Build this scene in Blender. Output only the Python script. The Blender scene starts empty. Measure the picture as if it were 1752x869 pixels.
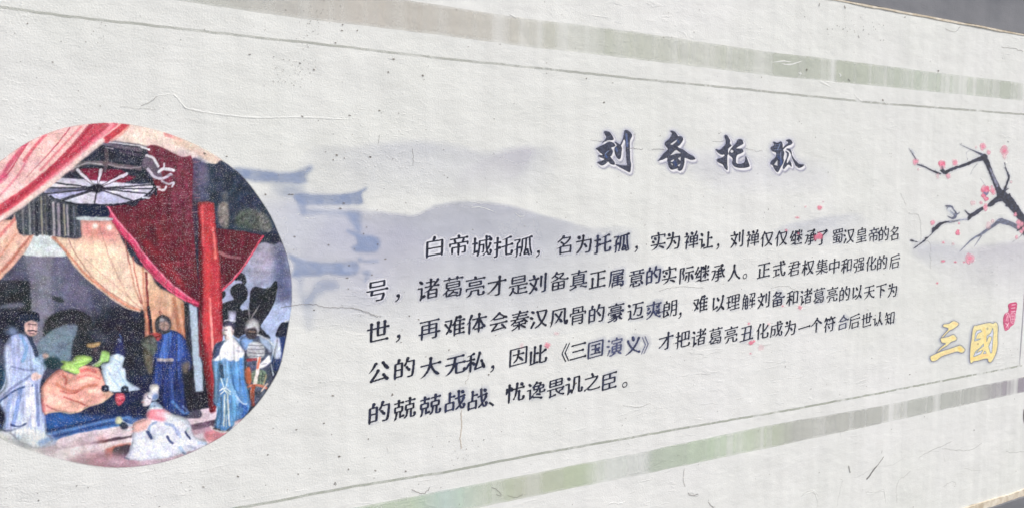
import bpy, math, random
import numpy as np

# ------------------------------------------------------------------ camera
FPX = 1300.0                                   # focal length in photo pixels
CX, CY = 876.0, 434.5
WALL_Y = 2.2                                   # camera to wall plane, metres
EYE = 1.62
d = np.array([3300 - CX, CY - 350.0, FPX])     # direction of the wall's horizontals, camera frame (x right, y up, z forward)
yv = (FPX * FPX - d[0] * 55) / d[1]
AX = d / np.linalg.norm(d)
AZ = np.array([55, yv, -FPX]); AZ /= np.linalg.norm(AZ)
AY = np.cross(AZ, AX); AY /= np.linalg.norm(AY)
if AY[2] < 0: AY = -AY
# rows: world axes written in the camera frame (Blender cameras look along -z)
def cam_frame(v): return np.array([v[0], v[1], -v[2]])
RW = np.array([cam_frame(AX), cam_frame(AY), cam_frame(AZ)])
if np.linalg.det(RW) < 0: raise RuntimeError('handedness')
scene = bpy.context.scene
cam_data = bpy.data.cameras.new('camera'); cam = bpy.data.objects.new('camera', cam_data)
scene.collection.objects.link(cam); scene.camera = cam
cam_data.sensor_width = 36.0; cam_data.lens = FPX / 1752.0 * 36.0
cam_data.clip_start = 0.05; cam_data.clip_end = 500
from mathutils import Matrix, Vector
M4 = Matrix([list(RW[0]) + [0], list(RW[1]) + [0], list(RW[2]) + [EYE], [0, 0, 0, 1]])
cam.matrix_world = M4

def wall_xz(x, y):
    """photo measurement -> metres along the wall (X) and up it (Z)"""
    x = np.asarray(x, float); y = np.asarray(y, float)
    r = np.stack([x - CX, CY - y, -np.full_like(x, FPX)], -1)
    w = r @ RW.T
    t = WALL_Y / w[..., 1]
    return w[..., 0] * t, w[..., 2] * t + EYE

# ------------------------------------------------------------------ light
SUN_EL, SUN_AZ = math.radians(52), math.radians(38)    # sun behind the camera's right shoulder, veiled
world = bpy.data.worlds.new('World'); scene.world = world; world.use_nodes = True
nt = world.node_tree; bg = nt.nodes['Background']
sky = nt.nodes.new('ShaderNodeTexSky'); sky.sky_type = 'NISHITA'; sky.sun_disc = False
sky.sun_elevation = SUN_EL; sky.sun_rotation = math.radians(180) - SUN_AZ
sky.air_density = 1.0; sky.dust_density = 4.0; sky.ozone_density = 0.6
nt.links.new(sky.outputs[0], bg.inputs[0]); bg.inputs[1].default_value = 0.12
sd = bpy.data.lights.new('sun', 'SUN'); sd.energy = 2.0; sd.angle = math.radians(12); sd.color = (1, .985, .945)
sun = bpy.data.objects.new('sun', sd); scene.collection.objects.link(sun)
dirv = Vector((math.sin(SUN_AZ) * math.cos(SUN_EL), -math.cos(SUN_AZ) * math.cos(SUN_EL), math.sin(SUN_EL)))
sun.rotation_euler = dirv.to_track_quat('Z', 'Y').to_euler()
scene.view_settings.view_transform = 'Standard'; scene.view_settings.look = 'None'
scene.view_settings.gamma = 1; scene.view_settings.exposure = 0.32
scene.view_settings.use_curve_mapping = False
scene.cycles.transparent_max_bounces = 16

# ------------------------------------------------------------------ helpers
rng = np.random.default_rng(7)
random.seed(7)
KA = 1.08                                      # colour on the wall -> base colour
def lin(c):
    c = np.asarray(c, float)
    return np.where(c <= 0.04045, c / 12.92, ((np.maximum(c, 0) + 0.055) / 1.055) ** 2.4)

def link_mesh(name, verts, faces, mat, parent=None, smooth=False):
    me = bpy.data.meshes.new(name); me.from_pydata([tuple(map(float, v)) for v in verts], [], faces)
    me.update(); me.materials.append(mat)
    if smooth: me.polygons.foreach_set('use_smooth', [True] * len(me.polygons))
    o = bpy.data.objects.new(name, me); scene.collection.objects.link(o); o.parent = parent
    return o

def fast_mesh(name, V, F, mat, parent=None, rgba=None):
    """V (n,3), F (m,4) quads, rgba per vertex"""
    me = bpy.data.meshes.new(name)
    me.vertices.add(len(V)); me.vertices.foreach_set('co', V.astype(np.float32).ravel())
    me.loops.add(F.size); me.loops.foreach_set('vertex_index', F.astype(np.int32).ravel())
    me.polygons.add(len(F)); me.polygons.foreach_set('loop_start', np.arange(0, F.size, F.shape[1], dtype=np.int32))
    me.update(calc_edges=True)
    if rgba is not None:
        a = me.color_attributes.new('ink', 'FLOAT_COLOR', 'POINT')
        a.data.foreach_set('color', rgba.astype(np.float32).ravel())
    me.materials.append(mat); me.validate()
    o = bpy.data.objects.new(name, me); scene.collection.objects.link(o); o.parent = parent
    return o

def empty(name, loc=(0, 0, 0)):
    o = bpy.data.objects.new(name, None); scene.collection.objects.link(o); o.location = loc
    o.empty_display_size = .1
    return o

def box_mesh(x0, x1, y0, y1, z0, z1):
    v = [(x, y, z) for x in (x0, x1) for y in (y0, y1) for z in (z0, z1)]
    f = [(0, 1, 3, 2), (4, 6, 7, 5), (0, 4, 5, 1), (2, 3, 7, 6), (0, 2, 6, 4), (1, 5, 7, 3)]
    return v, f

# ------------------------------------------------------------------ materials
def relief(nt, geo, strength=1.0):
    """plaster relief shared by the bare plaster and everything printed on it"""
    N, L = nt.nodes, nt.links
    def noise(scale, detail, rough, sx=1, sz=1, dist=0):
        m = N.new('ShaderNodeMapping'); m.inputs['Scale'].default_value = (sx, 1, sz)
        L.new(geo.outputs['Position'], m.inputs[0])
        n = N.new('ShaderNodeTexNoise'); n.inputs['Scale'].default_value = scale
        n.inputs['Detail'].default_value = detail; n.inputs['Roughness'].default_value = rough
        n.inputs['Distortion'].default_value = dist
        L.new(m.outputs[0], n.inputs['Vector']); return n
    def mul(a, k, b=None):
        m = N.new('ShaderNodeMath'); m.operation = 'MULTIPLY_ADD'; L.new(a, m.inputs[0]); m.inputs[1].default_value = k
        if b is not None: L.new(b, m.inputs[2])
        else: m.inputs[2].default_value = 0
        return m.outputs[0]
    grain = noise(210, 3, .6)
    mid = noise(38, 5, .62, .45, 1.0, .4)
    lump = noise(6, 3, .5, .7, 1)
    # trowel scars: thresholded stretched noise, only in patches
    scar = noise(26, 4, .6, .28, 1.5, 1.2)
    sr = N.new('ShaderNodeMapRange'); sr.inputs[1].default_value = .60; sr.inputs[2].default_value = .66; L.new(scar.outputs[0], sr.inputs[0])
    patch = noise(1.7, 2, .5)
    pr = N.new('ShaderNodeMapRange'); pr.inputs[1].default_value = .5; pr.inputs[2].default_value = .66; L.new(patch.outputs[0], pr.inputs[0])
    sm = N.new('ShaderNodeMath'); sm.operation = 'MULTIPLY'; L.new(sr.outputs[0], sm.inputs[0]); L.new(pr.outputs[0], sm.inputs[1])
    # rough blistered patches
    blis = noise(90, 2, .5, .8, 1.2)
    br = N.new('ShaderNodeMapRange'); br.inputs[1].default_value = .58; br.inputs[2].default_value = .7; L.new(blis.outputs[0], br.inputs[0])
    pb = noise(2.6, 2, .5); pbr = N.new('ShaderNodeMapRange'); pbr.inputs[1].default_value = .52; pbr.inputs[2].default_value = .62; L.new(pb.outputs[0], pbr.inputs[0])
    bm = N.new('ShaderNodeMath'); bm.operation = 'MULTIPLY'; L.new(br.outputs[0], bm.inputs[0]); L.new(pbr.outputs[0], bm.inputs[1])
    h = mul(grain.outputs[0], .0010)
    h = mul(mid.outputs[0], .0014, h)
    h = mul(lump.outputs[0], .009, h)
    h = mul(sm.outputs[0], .0006, h)
    h = mul(bm.outputs[0], .0005, h)
    b = N.new('ShaderNodeBump'); b.inputs['Strength'].default_value = strength; b.inputs['Distance'].default_value = 1.0
    L.new(h, b.inputs['Height'])
    return b, grain, mid

def plaster_material():
    m = bpy.data.materials.new('white_plaster'); m.use_nodes = True; nt = m.node_tree; N, L = nt.nodes, nt.links
    bs = N['Principled BSDF']; bs.inputs['Roughness'].default_value = .72; bs.inputs['Specular IOR Level'].default_value = .35
    geo = N.new('ShaderNodeNewGeometry'); b, grain, mid = relief(nt, geo); L.new(b.outputs[0], bs.inputs['Normal'])
    n = N.new('ShaderNodeTexNoise'); n.inputs['Scale'].default_value = 1.6; n.inputs['Detail'].default_value = 6; L.new(geo.outputs['Position'], n.inputs[0])
    r = N.new('ShaderNodeValToRGB'); r.color_ramp.elements[0].position = .3; r.color_ramp.elements[0].color = (.75, .77, .745, 1)
    r.color_ramp.elements[1].position = .7; r.color_ramp.elements[1].color = (.80, .81, .805, 1); L.new(n.outputs[0], r.inputs[0])
    # rain streaks: noise stretched in z
    mp = N.new('ShaderNodeMapping'); mp.inputs['Scale'].default_value = (1, 1, .06); L.new(geo.outputs['Position'], mp.inputs[0])
    s = N.new('ShaderNodeTexNoise'); s.inputs['Scale'].default_value = 22; s.inputs['Detail'].default_value = 4; L.new(mp.outputs[0], s.inputs[0])
    sr = N.new('ShaderNodeMapRange'); sr.inputs[1].default_value = .35; sr.inputs[2].default_value = .7; sr.inputs[3].default_value = .935; sr.inputs[4].default_value = 1.0; L.new(s.outputs[0], sr.inputs[0])
    mx = N.new('ShaderNodeMix'); mx.data_type = 'RGBA'; mx.blend_type = 'MULTIPLY'; mx.inputs[0].default_value = 1; L.new(r.outputs[0], mx.inputs[6]); L.new(sr.outputs[0], mx.inputs[7])
    # colour slightly darker in the low spots of the grain + sparse dark specks
    v = N.new('ShaderNodeTexVoronoi'); v.inputs['Scale'].default_value = 16; v.inputs['Randomness'].default_value = 1; L.new(geo.outputs['Position'], v.inputs['Vector'])
    vr = N.new('ShaderNodeMapRange'); vr.inputs[1].default_value = .035; vr.inputs[2].default_value = .06; vr.inputs[3].default_value = 1; vr.inputs[4].default_value = 0; L.new(v.outputs['Distance'], vr.inputs[0])
    vc = N.new('ShaderNodeSeparateColor'); L.new(v.outputs['Color'], vc.inputs[0])
    vt = N.new('ShaderNodeMath'); vt.operation = 'GREATER_THAN'; vt.inputs[1].default_value = .72; L.new(vc.outputs[0], vt.inputs[0])
    vm = N.new('ShaderNodeMath'); vm.operation = 'MULTIPLY'; L.new(vr.outputs[0], vm.inputs[0]); L.new(vt.outputs[0], vm.inputs[1])
    vs = N.new('ShaderNodeMath'); vs.operation = 'MULTIPLY'; vs.inputs[1].default_value = .35; L.new(vm.outputs[0], vs.inputs[0])
    m2 = N.new('ShaderNodeMix'); m2.data_type = 'RGBA'; L.new(vs.outputs[0], m2.inputs[0]); L.new(mx.outputs[2], m2.inputs[6]); m2.inputs[7].default_value = (.30, .28, .26, 1)
    g = N.new('ShaderNodeMapRange'); g.inputs[1].default_value = .3; g.inputs[2].default_value = .7; g.inputs[3].default_value = .93; g.inputs[4].default_value = 1.03; L.new(grain.outputs[0], g.inputs[0])
    m3 = N.new('ShaderNodeMix'); m3.data_type = 'RGBA'; m3.blend_type = 'MULTIPLY'; m3.inputs[0].default_value = 1; L.new(m2.outputs[2], m3.inputs[6]); L.new(g.outputs[0], m3.inputs[7])
    L.new(m3.outputs[2], bs.inputs['Base Color'])
    return m

def print_material(name, specks=0.0, grain_amt=.10, rough=.65, worn=0.0, spec=.12):
    """flat UV print on the plaster: vertex ink colour and cover, same relief as the wall"""
    m = bpy.data.materials.new(name); m.use_nodes = True; nt = m.node_tree; N, L = nt.nodes, nt.links
    bs = N['Principled BSDF']; bs.inputs['Roughness'].default_value = rough; bs.inputs['Specular IOR Level'].default_value = spec
    out = N['Material Output']
    geo = N.new('ShaderNodeNewGeometry'); b, grain, mid = relief(nt, geo); L.new(b.outputs[0], bs.inputs['Normal'])
    at = N.new('ShaderNodeAttribute'); at.attribute_name = 'ink'
    g = N.new('ShaderNodeTexNoise'); g.inputs['Scale'].default_value = 420; g.inputs['Detail'].default_value = 2; L.new(geo.outputs['Position'], g.inputs[0])
    gr = N.new('ShaderNodeMapRange'); gr.inputs[1].default_value = .3; gr.inputs[2].default_value = .7; gr.inputs[3].default_value = 1 - grain_amt; gr.inputs[4].default_value = 1 + grain_amt; L.new(g.outputs[0], gr.inputs[0])
    mx = N.new('ShaderNodeMix'); mx.data_type = 'RGBA'; mx.blend_type = 'MULTIPLY'; mx.inputs[0].default_value = 1; L.new(at.outputs['Color'], mx.inputs[6]); L.new(gr.outputs[0], mx.inputs[7])
    col = mx.outputs[2]
    if specks > 0:      # points where the white ground shows through the ink
        v = N.new('ShaderNodeTexNoise'); v.inputs['Scale'].default_value = 470; v.inputs['Detail'].default_value = 2; v.inputs['Roughness'].default_value = .75; L.new(geo.outputs['Position'], v.inputs[0])
        vr = N.new('ShaderNodeMapRange'); vr.inputs[1].default_value = .585; vr.inputs[2].default_value = .70; L.new(v.outputs[0], vr.inputs[0])
        p = N.new('ShaderNodeTexNoise'); p.inputs['Scale'].default_value = 14; p.inputs['Detail'].default_value = 3; L.new(geo.outputs['Position'], p.inputs[0])
        pr = N.new('ShaderNodeMapRange'); pr.inputs[1].default_value = .3; pr.inputs[2].default_value = .65; pr.inputs[3].default_value = specks * .45; pr.inputs[4].default_value = specks; L.new(p.outputs[0], pr.inputs[0])
        vm = N.new('ShaderNodeMath'); vm.operation = 'MULTIPLY'; L.new(vr.outputs[0], vm.inputs[0]); L.new(pr.outputs[0], vm.inputs[1])
        mm = N.new('ShaderNodeMix'); mm.data_type = 'RGBA'; L.new(vm.outputs[0], mm.inputs[0]); L.new(col, mm.inputs[6]); mm.inputs[7].default_value = (.72, .72, .76, 1)
        col = mm.outputs[2]
    L.new(col, bs.inputs['Base Color'])
    al = at.outputs['Alpha']
    if worn > 0:
        w = N.new('ShaderNodeMapRange'); w.inputs[1].default_value = .35; w.inputs[2].default_value = .62; w.inputs[3].default_value = 1; w.inputs[4].default_value = 1 - worn; L.new(g.outputs[0], w.inputs[0])
        wm = N.new('ShaderNodeMath'); wm.operation = 'MULTIPLY'; L.new(al, wm.inputs[0]); L.new(w.outputs[0], wm.inputs[1]); al = wm.outputs[0]
    tr = N.new('ShaderNodeBsdfTransparent'); ms = N.new('ShaderNodeMixShader')
    L.new(al, ms.inputs[0]); L.new(tr.outputs[0], ms.inputs[1]); L.new(bs.outputs[0], ms.inputs[2]); L.new(ms.outputs[0], out.inputs[0])
    return m

def rough_material(name, c0, c1, scale, rough=.9, bump=.004, streak=1.0):
    m = bpy.data.materials.new(name); m.use_nodes = True; nt = m.node_tree; N, L = nt.nodes, nt.links
    bs = N['Principled BSDF']; bs.inputs['Roughness'].default_value = rough; bs.inputs['Specular IOR Level'].default_value = .3
    geo = N.new('ShaderNodeNewGeometry')
    mp = N.new('ShaderNodeMapping'); mp.inputs['Scale'].default_value = (streak, 1, 1); L.new(geo.outputs['Position'], mp.inputs[0])
    n = N.new('ShaderNodeTexNoise'); n.inputs['Scale'].default_value = scale; n.inputs['Detail'].default_value = 8; n.inputs['Roughness'].default_value = .6; L.new(mp.outputs[0], n.inputs[0])
    r = N.new('ShaderNodeValToRGB'); r.color_ramp.elements[0].position = .35; r.color_ramp.elements[0].color = (*c0, 1)
    r.color_ramp.elements[1].position = .68; r.color_ramp.elements[1].color = (*c1, 1); L.new(n.outputs[0], r.inputs[0]); L.new(r.outputs[0], bs.inputs['Base Color'])
    b = N.new('ShaderNodeBump'); b.inputs['Distance'].default_value = bump; L.new(n.outputs[0], b.inputs['Height'])
    n2 = N.new('ShaderNodeTexNoise'); n2.inputs['Scale'].default_value = 160; n2.inputs['Detail'].default_value = 3; L.new(geo.outputs['Position'], n2.inputs[0])
    b2 = N.new('ShaderNodeBump'); b2.inputs['Distance'].default_value = .0012; L.new(n2.outputs[0], b2.inputs['Height']); L.new(b.outputs[0], b2.inputs['Normal']); L.new(b2.outputs[0], bs.inputs['Normal'])
    return m

M_PLASTER = plaster_material()
M_PHOTO = print_material('printed_picture_ink', specks=.7, grain_amt=.12, rough=.6)
M_INK = print_material('black_lettering_ink', specks=.22, grain_amt=.18, rough=.55)
M_TITLE = print_material('title_ink', specks=.5, grain_amt=.22, rough=.5)
M_WASH = print_material('pale_wash_ink', grain_amt=.08, rough=.7, worn=.12)
M_STRIPE = print_material('faded_stripe_ink', grain_amt=.07, rough=.7, worn=.30)
M_BRANCH = print_material('branch_ink', specks=.3, grain_amt=.18, rough=.6)
M_DARK = rough_material('dark_grey_render', (.15, .158, .178), (.25, .255, .275), 3.2, .75, .006, .5)
M_TAN = rough_material('bare_ochre_edge', (.52, .44, .33), (.78, .73, .63), 22, .9, .003)
M_GROUND = rough_material('grey_concrete_paving', (.17, .17, .165), (.26, .255, .245), 4, .9, .004)

# ------------------------------------------------------------------ brush-work: flat artwork is painted as colour values and then cut into meshes
def crop(ox, oy, s):
    return lambda pts: [(ox + p[0] / s, oy + p[1] / s) + tuple(p[2:]) for p in pts]

def vnoise(h, w, cy, cx, seed):
    r = np.random.default_rng(seed); gy, gx = int(h / cy) + 3, int(w / cx) + 3
    g = r.random((gy, gx))
    y = np.arange(h) / cy; x = np.arange(w) / cx
    yi, xi = y.astype(int), x.astype(int); fy, fx = y - yi, x - xi
    fy = fy * fy * (3 - 2 * fy); fx = fx * fx * (3 - 2 * fx)
    a = g[yi][:, xi] * (1 - fx) + g[yi][:, xi + 1] * fx
    b = g[yi + 1][:, xi] * (1 - fx) + g[yi + 1][:, xi + 1] * fx
    return a * (1 - fy[:, None]) + b * fy[:, None]

def fbm(h, w, c, seed, octs=4, ax=1.0):
    o = np.zeros((h, w)); t = 0; k = 1.0
    for i in range(octs):
        if c / 2 ** i < 1.5: break
        o += k * vnoise(h, w, c / 2 ** i, c * ax / 2 ** i, seed + i); t += k; k *= .5
    return o / t

def blur(a, s):
    if s < .3: return a
    n = max(1, int(3 * s)); k = np.exp(-.5 * (np.arange(-n, n + 1) / s) ** 2); k /= k.sum()
    def conv(a):
        p = np.pad(a, ((n, n), (0, 0)), mode='edge'); o = np.zeros_like(a)
        for i, w in enumerate(k): o += w * p[i:i + a.shape[0]]
        return o
    return conv(conv(a).T).T

def catmull(pts, closed=True, n=6):
    P = np.array(pts, float); m = len(P)
    if m < 3: return P
    out = []
    rngi = range(m) if closed else range(m - 1)
    for i in rngi:
        if closed: p0, p1, p2, p3 = P[i - 1], P[i], P[(i + 1) % m], P[(i + 2) % m]
        else: p0, p1, p2, p3 = P[max(i - 1, 0)], P[i], P[i + 1], P[min(i + 2, m - 1)]
        for k in range(n):
            t = k / n
            out.append(.5 * ((2 * p1) + (-p0 + p2) * t + (2 * p0 - 5 * p1 + 4 * p2 - p3) * t * t + (-p0 + 3 * p1 - 3 * p2 + p3) * t ** 3))
    if not closed: out.append(P[-1])
    return np.array(out)

def fill_mask(poly, h, w):
    """even-odd scanline fill, returns float mask"""
    M = np.zeros((h, w + 1), np.int32)
    P = np.asarray(poly, float); Q = np.roll(P, -1, 0)
    for (x0, y0), (x1, y1) in zip(P, Q):
        if y0 == y1: continue
        if y0 > y1: x0, y0, x1, y1 = x1, y1, x0, y0
        a, b = max(0, math.ceil(y0 - .5)), min(h - 1, math.ceil(y1 - .5) - 1)
        if b < a: continue
        ys = np.arange(a, b + 1); xs = x0 + (ys + .5 - y0) * (x1 - x0) / (y1 - y0)
        xi = np.clip(np.ceil(xs - .5), 0, w).astype(int)
        np.add.at(M, (ys, xi), 1)
    return (np.cumsum(M, 1)[:, :w] % 2).astype(float)

class Art:
    def __init__(s, x0, y0, x1, y1, S, seed=1):
        s.x0, s.y0, s.x1, s.y1, s.S = x0, y0, x1, y1, S
        s.w, s.h = int((x1 - x0) * S), int((y1 - y0) * S)
        s.rgb = np.zeros((s.h, s.w, 3)); s.a = np.zeros((s.h, s.w)); s.lab = np.zeros((s.h, s.w), int)
        s.seed = seed; s.clip = None; s.thr = .5
    def _win(s, xs, ys, pad):
        a = int(max(0, math.floor((min(xs) - s.x0) * s.S - pad))); b = int(min(s.w, math.ceil((max(xs) - s.x0) * s.S + pad)))
        c = int(max(0, math.floor((min(ys) - s.y0) * s.S - pad))); e = int(min(s.h, math.ceil((max(ys) - s.y0) * s.S + pad)))
        return a, b, c, e
    def over(s, win, m, col, lab=None, thr=None):
        thr = s.thr if thr is None else thr
        a, b, c, e = win
        if b <= a or e <= c: return
        A = s.a[c:e, a:b]; R = s.rgb[c:e, a:b]
        if s.clip is not None: m = m * s.clip[c:e, a:b]
        na = m + A * (1 - m)
        col = np.asarray(col, float)
        if col.ndim == 1: col = col[None, None] / 255.0
        s.rgb[c:e, a:b] = np.where(na[..., None] > 1e-4, (R * (A * (1 - m))[..., None] + col * m[..., None]) / np.maximum(na, 1e-4)[..., None], col)
        s.a[c:e, a:b] = na
        if lab is not None:
            l = s.lab[c:e, a:b]; l[m > thr] = lab
    def mask(s, pts, soft=.6, sm=True):
        P = catmull(pts) if sm else np.array(pts, float)
        pad = soft * s.S * 3 + 3
        win = s._win(P[:, 0], P[:, 1], pad); a, b, c, e = win
        if b <= a or e <= c: return win, None
        q = np.c_[(P[:, 0] - s.x0) * s.S - a, (P[:, 1] - s.y0) * s.S - c]
        return win, blur(fill_mask(q, e - c, b - a), soft * s.S)
    def poly(s, pts, col, soft=.6, al=1, lab=None, sm=True, col2=None, var=.0, vs=10, axis=1, tex=None):
        win, m = s.mask(pts, soft, sm)
        if m is None: return
        a, b, c, e = win
        s.seed += 11
        h, w = m.shape
        C = np.ones((h, w, 1)) * (np.array(col, float) / 255)
        if col2 is not None:
            t = np.linspace(0, 1, h)[:, None, None] if axis == 1 else np.linspace(0, 1, w)[None, :, None]
            C = C * (1 - t) + np.array(col2, float) / 255 * t
        if var > 0:
            C = C * (1 + var * 2 * (fbm(h, w, vs * s.S, s.seed) - .5))[..., None]
        s.over(win, m * al, np.clip(C, 0, 1), lab)
    def stroke(s, pts, col, wid=None, soft=.5, al=1, lab=None, sm=True, rag=0):
        P = np.array([p[:2] for p in pts], float)
        W = np.array([p[2] for p in pts], float) if wid is None else np.full(len(P), float(wid))
        if sm and len(P) > 2:
            Q = catmull(np.c_[P, W], closed=False, n=5); P, W = Q[:, :2], np.maximum(Q[:, 2], .1)
        win = s._win(P[:, 0], P[:, 1], (W.max() / 2 + soft * 2) * s.S + 2); a, b, c, e = win
        if b <= a or e <= c: return
        Y, X = np.mgrid[c:e, a:b]; X = (X + .5) / s.S + s.x0; Y = (Y + .5) / s.S + s.y0
        D = np.full(X.shape, 1e9)
        for i in range(len(P) - 1):
            dx, dy = P[i + 1] - P[i]; L2 = dx * dx + dy * dy + 1e-9
            t = np.clip(((X - P[i, 0]) * dx + (Y - P[i, 1]) * dy) / L2, 0, 1)
            r = (W[i] + (W[i + 1] - W[i]) * t) / 2
            D = np.minimum(D, np.hypot(X - P[i, 0] - t * dx, Y - P[i, 1] - t * dy) - r)
        if rag: s.seed += 3; D = D + (fbm(*D.shape, 2.2 * s.S, s.seed, 3) - .5) * rag * np.clip(W.max() / 5, .3, 1.2)
        m = np.clip(.5 - D / max(soft * 2, 1 / s.S), 0, 1); m = m * m * (3 - 2 * m)
        s.over(win, m * al, col, lab)
    def blob(s, x, y, rx, ry, col, soft=1, al=1, lab=None, rot=0, wob=0, seed=0):
        r = random.Random(seed + int(x * 7 + y)); P = []
        for k in range(14):
            t = k / 14 * 2 * math.pi; q = 1 + wob * (r.random() - .5) * 2
            u, v = rx * q * math.cos(t), ry * q * math.sin(t)
            P.append((x + u * math.cos(rot) - v * math.sin(rot), y + u * math.sin(rot) + v * math.cos(rot)))
        s.poly(P, col, soft, al, lab)
    def sample(s, arr, X, Y):
        u = np.clip((X - s.x0) * s.S - .5, 0, s.w - 1.001); v = np.clip((Y - s.y0) * s.S - .5, 0, s.h - 1.001)
        i, j = v.astype(int), u.astype(int); fi, fj = v - i, u - j
        if arr.ndim == 3: fi, fj = fi[..., None], fj[..., None]
        return (arr[i, j] * (1 - fi) * (1 - fj) + arr[i + 1, j] * fi * (1 - fj) + arr[i, j + 1] * (1 - fi) * fj + arr[i + 1, j + 1] * fi * fj)
    def build(s, step, off, names, parents, mat, thr=.03):
        """cut into one mesh per painted label; off = metres proud of the plaster"""
        nx, ny = int((s.x1 - s.x0) / step), int((s.y1 - s.y0) / step)
        X, Y = np.meshgrid(s.x0 + (np.arange(nx + 1)) * (s.x1 - s.x0) / nx, s.y0 + np.arange(ny + 1) * (s.y1 - s.y0) / ny)
        A = np.clip(s.sample(s.a, X, Y), 0, 1); C = np.clip(lin(s.sample(s.rgb, X, Y)) * KA, 0, .93)
        wx, wz = wall_xz(X, Y)
        V = np.stack([wx, np.full_like(wx, WALL_Y - off), wz], -1).reshape(-1, 3)
        RG = np.concatenate([C, A[..., None]], -1).reshape(-1, 4)
        i, j = np.mgrid[0:ny, 0:nx]; a = i * (nx + 1) + j
        F = np.stack([a + nx + 1, a + nx + 2, a + 1, a], -1)
        cx = ((X[:-1, :-1] + X[1:, 1:]) / 2 - s.x0) * s.S; cy = ((Y[:-1, :-1] + Y[1:, 1:]) / 2 - s.y0) * s.S
        LB = s.lab[np.clip(cy.astype(int), 0, s.h - 1), np.clip(cx.astype(int), 0, s.w - 1)]
        mx = np.maximum(np.maximum(A[:-1, :-1], A[1:, 1:]), np.maximum(A[1:, :-1], A[:-1, 1:]))
        keep = mx > thr; objs = {}
        for l in sorted(names, key=lambda q: q):
            sel = keep & (LB == l)
            if not sel.any(): continue
            f = F[sel]; u, inv = np.unique(f, return_inverse=True)
            par = parents[l] if isinstance(parents, dict) else parents
            if isinstance(par, int): par = objs.get(par)
            objs[l] = fast_mesh(names[l], V[u], inv.reshape(f.shape), mat, par, RG[u])
        return objs

# ------------------------------------------------------------------ the wall itself
def zat(x, y): return float(wall_xz(x, y)[1])
Z_TOP, Z_BOT = zat(1751, 60.6), zat(1752, 837)
X_L, X_R = -3.2, 9.0
root = empty('painted_wall', (2.5, WALL_Y, 0))
root['label'] = 'white plastered wall painted with a round stage picture, Chinese lettering and a plum branch'
root['category'] = 'wall'; root['kind'] = 'thing'
bpy.context.view_layer.update()
_par = []                                     # parts are modelled in world coordinates; parent inverse keeps them there
def under_root(o):
    o.parent = root; o.matrix_parent_inverse = root.matrix_world.inverted(); return o

def wall_sheet():
    """plaster front face with its own slight waviness at the edges, plus returns"""
    nx = 260; xs = np.linspace(X_L, X_R, nx + 1)
    r = np.random.default_rng(3)
    jt = np.interp(xs, xs[::2], r.normal(0, .0022, len(xs[::2]))); jb = np.interp(xs, xs[::3], r.normal(0, .004, len(xs[::3])))
    V = []; F = []
    for x, a, b in zip(xs, jt, jb):
        zt, zb = Z_TOP + a, Z_BOT + b
        V += [(x, WALL_Y, zb), (x, WALL_Y, zt), (x, WALL_Y + .03, zt), (x, WALL_Y + .03, zb)]
    for i in range(nx):
        k = 4 * i
        F += [(k, k + 4, k + 5, k + 1), (k + 1, k + 5, k + 6, k + 2), (k + 2, k + 6, k + 7, k + 3), (k + 3, k + 7, k + 4, k)]
    F += [(0, 1, 2, 3), (4 * nx + 3, 4 * nx + 2, 4 * nx + 1, 4 * nx)]
    return V, F
V, F = wall_sheet()
under_root(link_mesh('plaster_face', V, F, M_PLASTER))
# masonry core behind the render, dark beam above, dark plinth below
v, f = box_mesh(X_L, X_R, WALL_Y + .031, WALL_Y + .26, 0.0, Z_TOP + .62)
under_root(link_mesh('wall_core', v, f, M_DARK))
def ragged_bar(name, z0, z1, y0, y1, mat, j0, j1, seed, n=300):
    r = np.random.default_rng(seed); xs = np.linspace(X_L, X_R, n + 1)
    k = np.ones(3) / 3
    a = np.convolve(r.normal(0, j0, n + 3), k, 'valid'); b = np.convolve(r.normal(0, j1, n + 3), k, 'valid'); c = np.convolve(r.normal(0, .0012, n + 3), k, 'valid')
    V = []; F = []
    for i, x in enumerate(xs):
        V += [(x, y0 + c[i], z0 + a[i]), (x, y0 + c[i], z1 + b[i]), (x, y1, z1 + b[i]), (x, y1, z0 + a[i])]
    for i in range(n):
        q = 4 * i
        F += [(q, q + 4, q + 5, q + 1), (q + 1, q + 5, q + 6, q + 2), (q + 2, q + 6, q + 7, q + 3), (q + 3, q + 7, q + 4, q)]
    F += [(0, 1, 2, 3), (4 * n + 3, 4 * n + 2, 4 * n + 1, 4 * n)]
    return under_root(link_mesh(name, V, F, mat))
ragged_bar('plaster_edge', Z_TOP - .0035, Z_TOP + .004, WALL_Y - .003, WALL_Y + .02, M_TAN, .0022, .001, 5)
b = ragged_bar('upper_band', Z_TOP + .0052, Z_TOP + .6, WALL_Y - .001, WALL_Y + .03, M_DARK, .0015, .001, 6); b['label'] = 'dark grey rendered band above the white plaster'
b = ragged_bar('ledge', Z_BOT - .03, Z_BOT + .004, WALL_Y - .008, WALL_Y + .028, M_TAN, .003, .0035, 8); b['label'] = 'bare ochre edge where the plaster stops at the foot'
b = ragged_bar('plinth', 0.0, Z_BOT - .03, WALL_Y - .02, WALL_Y + .029, M_DARK, .0, .003, 9); b['label'] = 'dark grey plinth along the foot of the wall'
v, f = box_mesh(-30, 40, -30, 40, -.3, 0.0)
g = link_mesh('pavement', v, f, M_GROUND); g['kind'] = 'structure'

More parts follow.
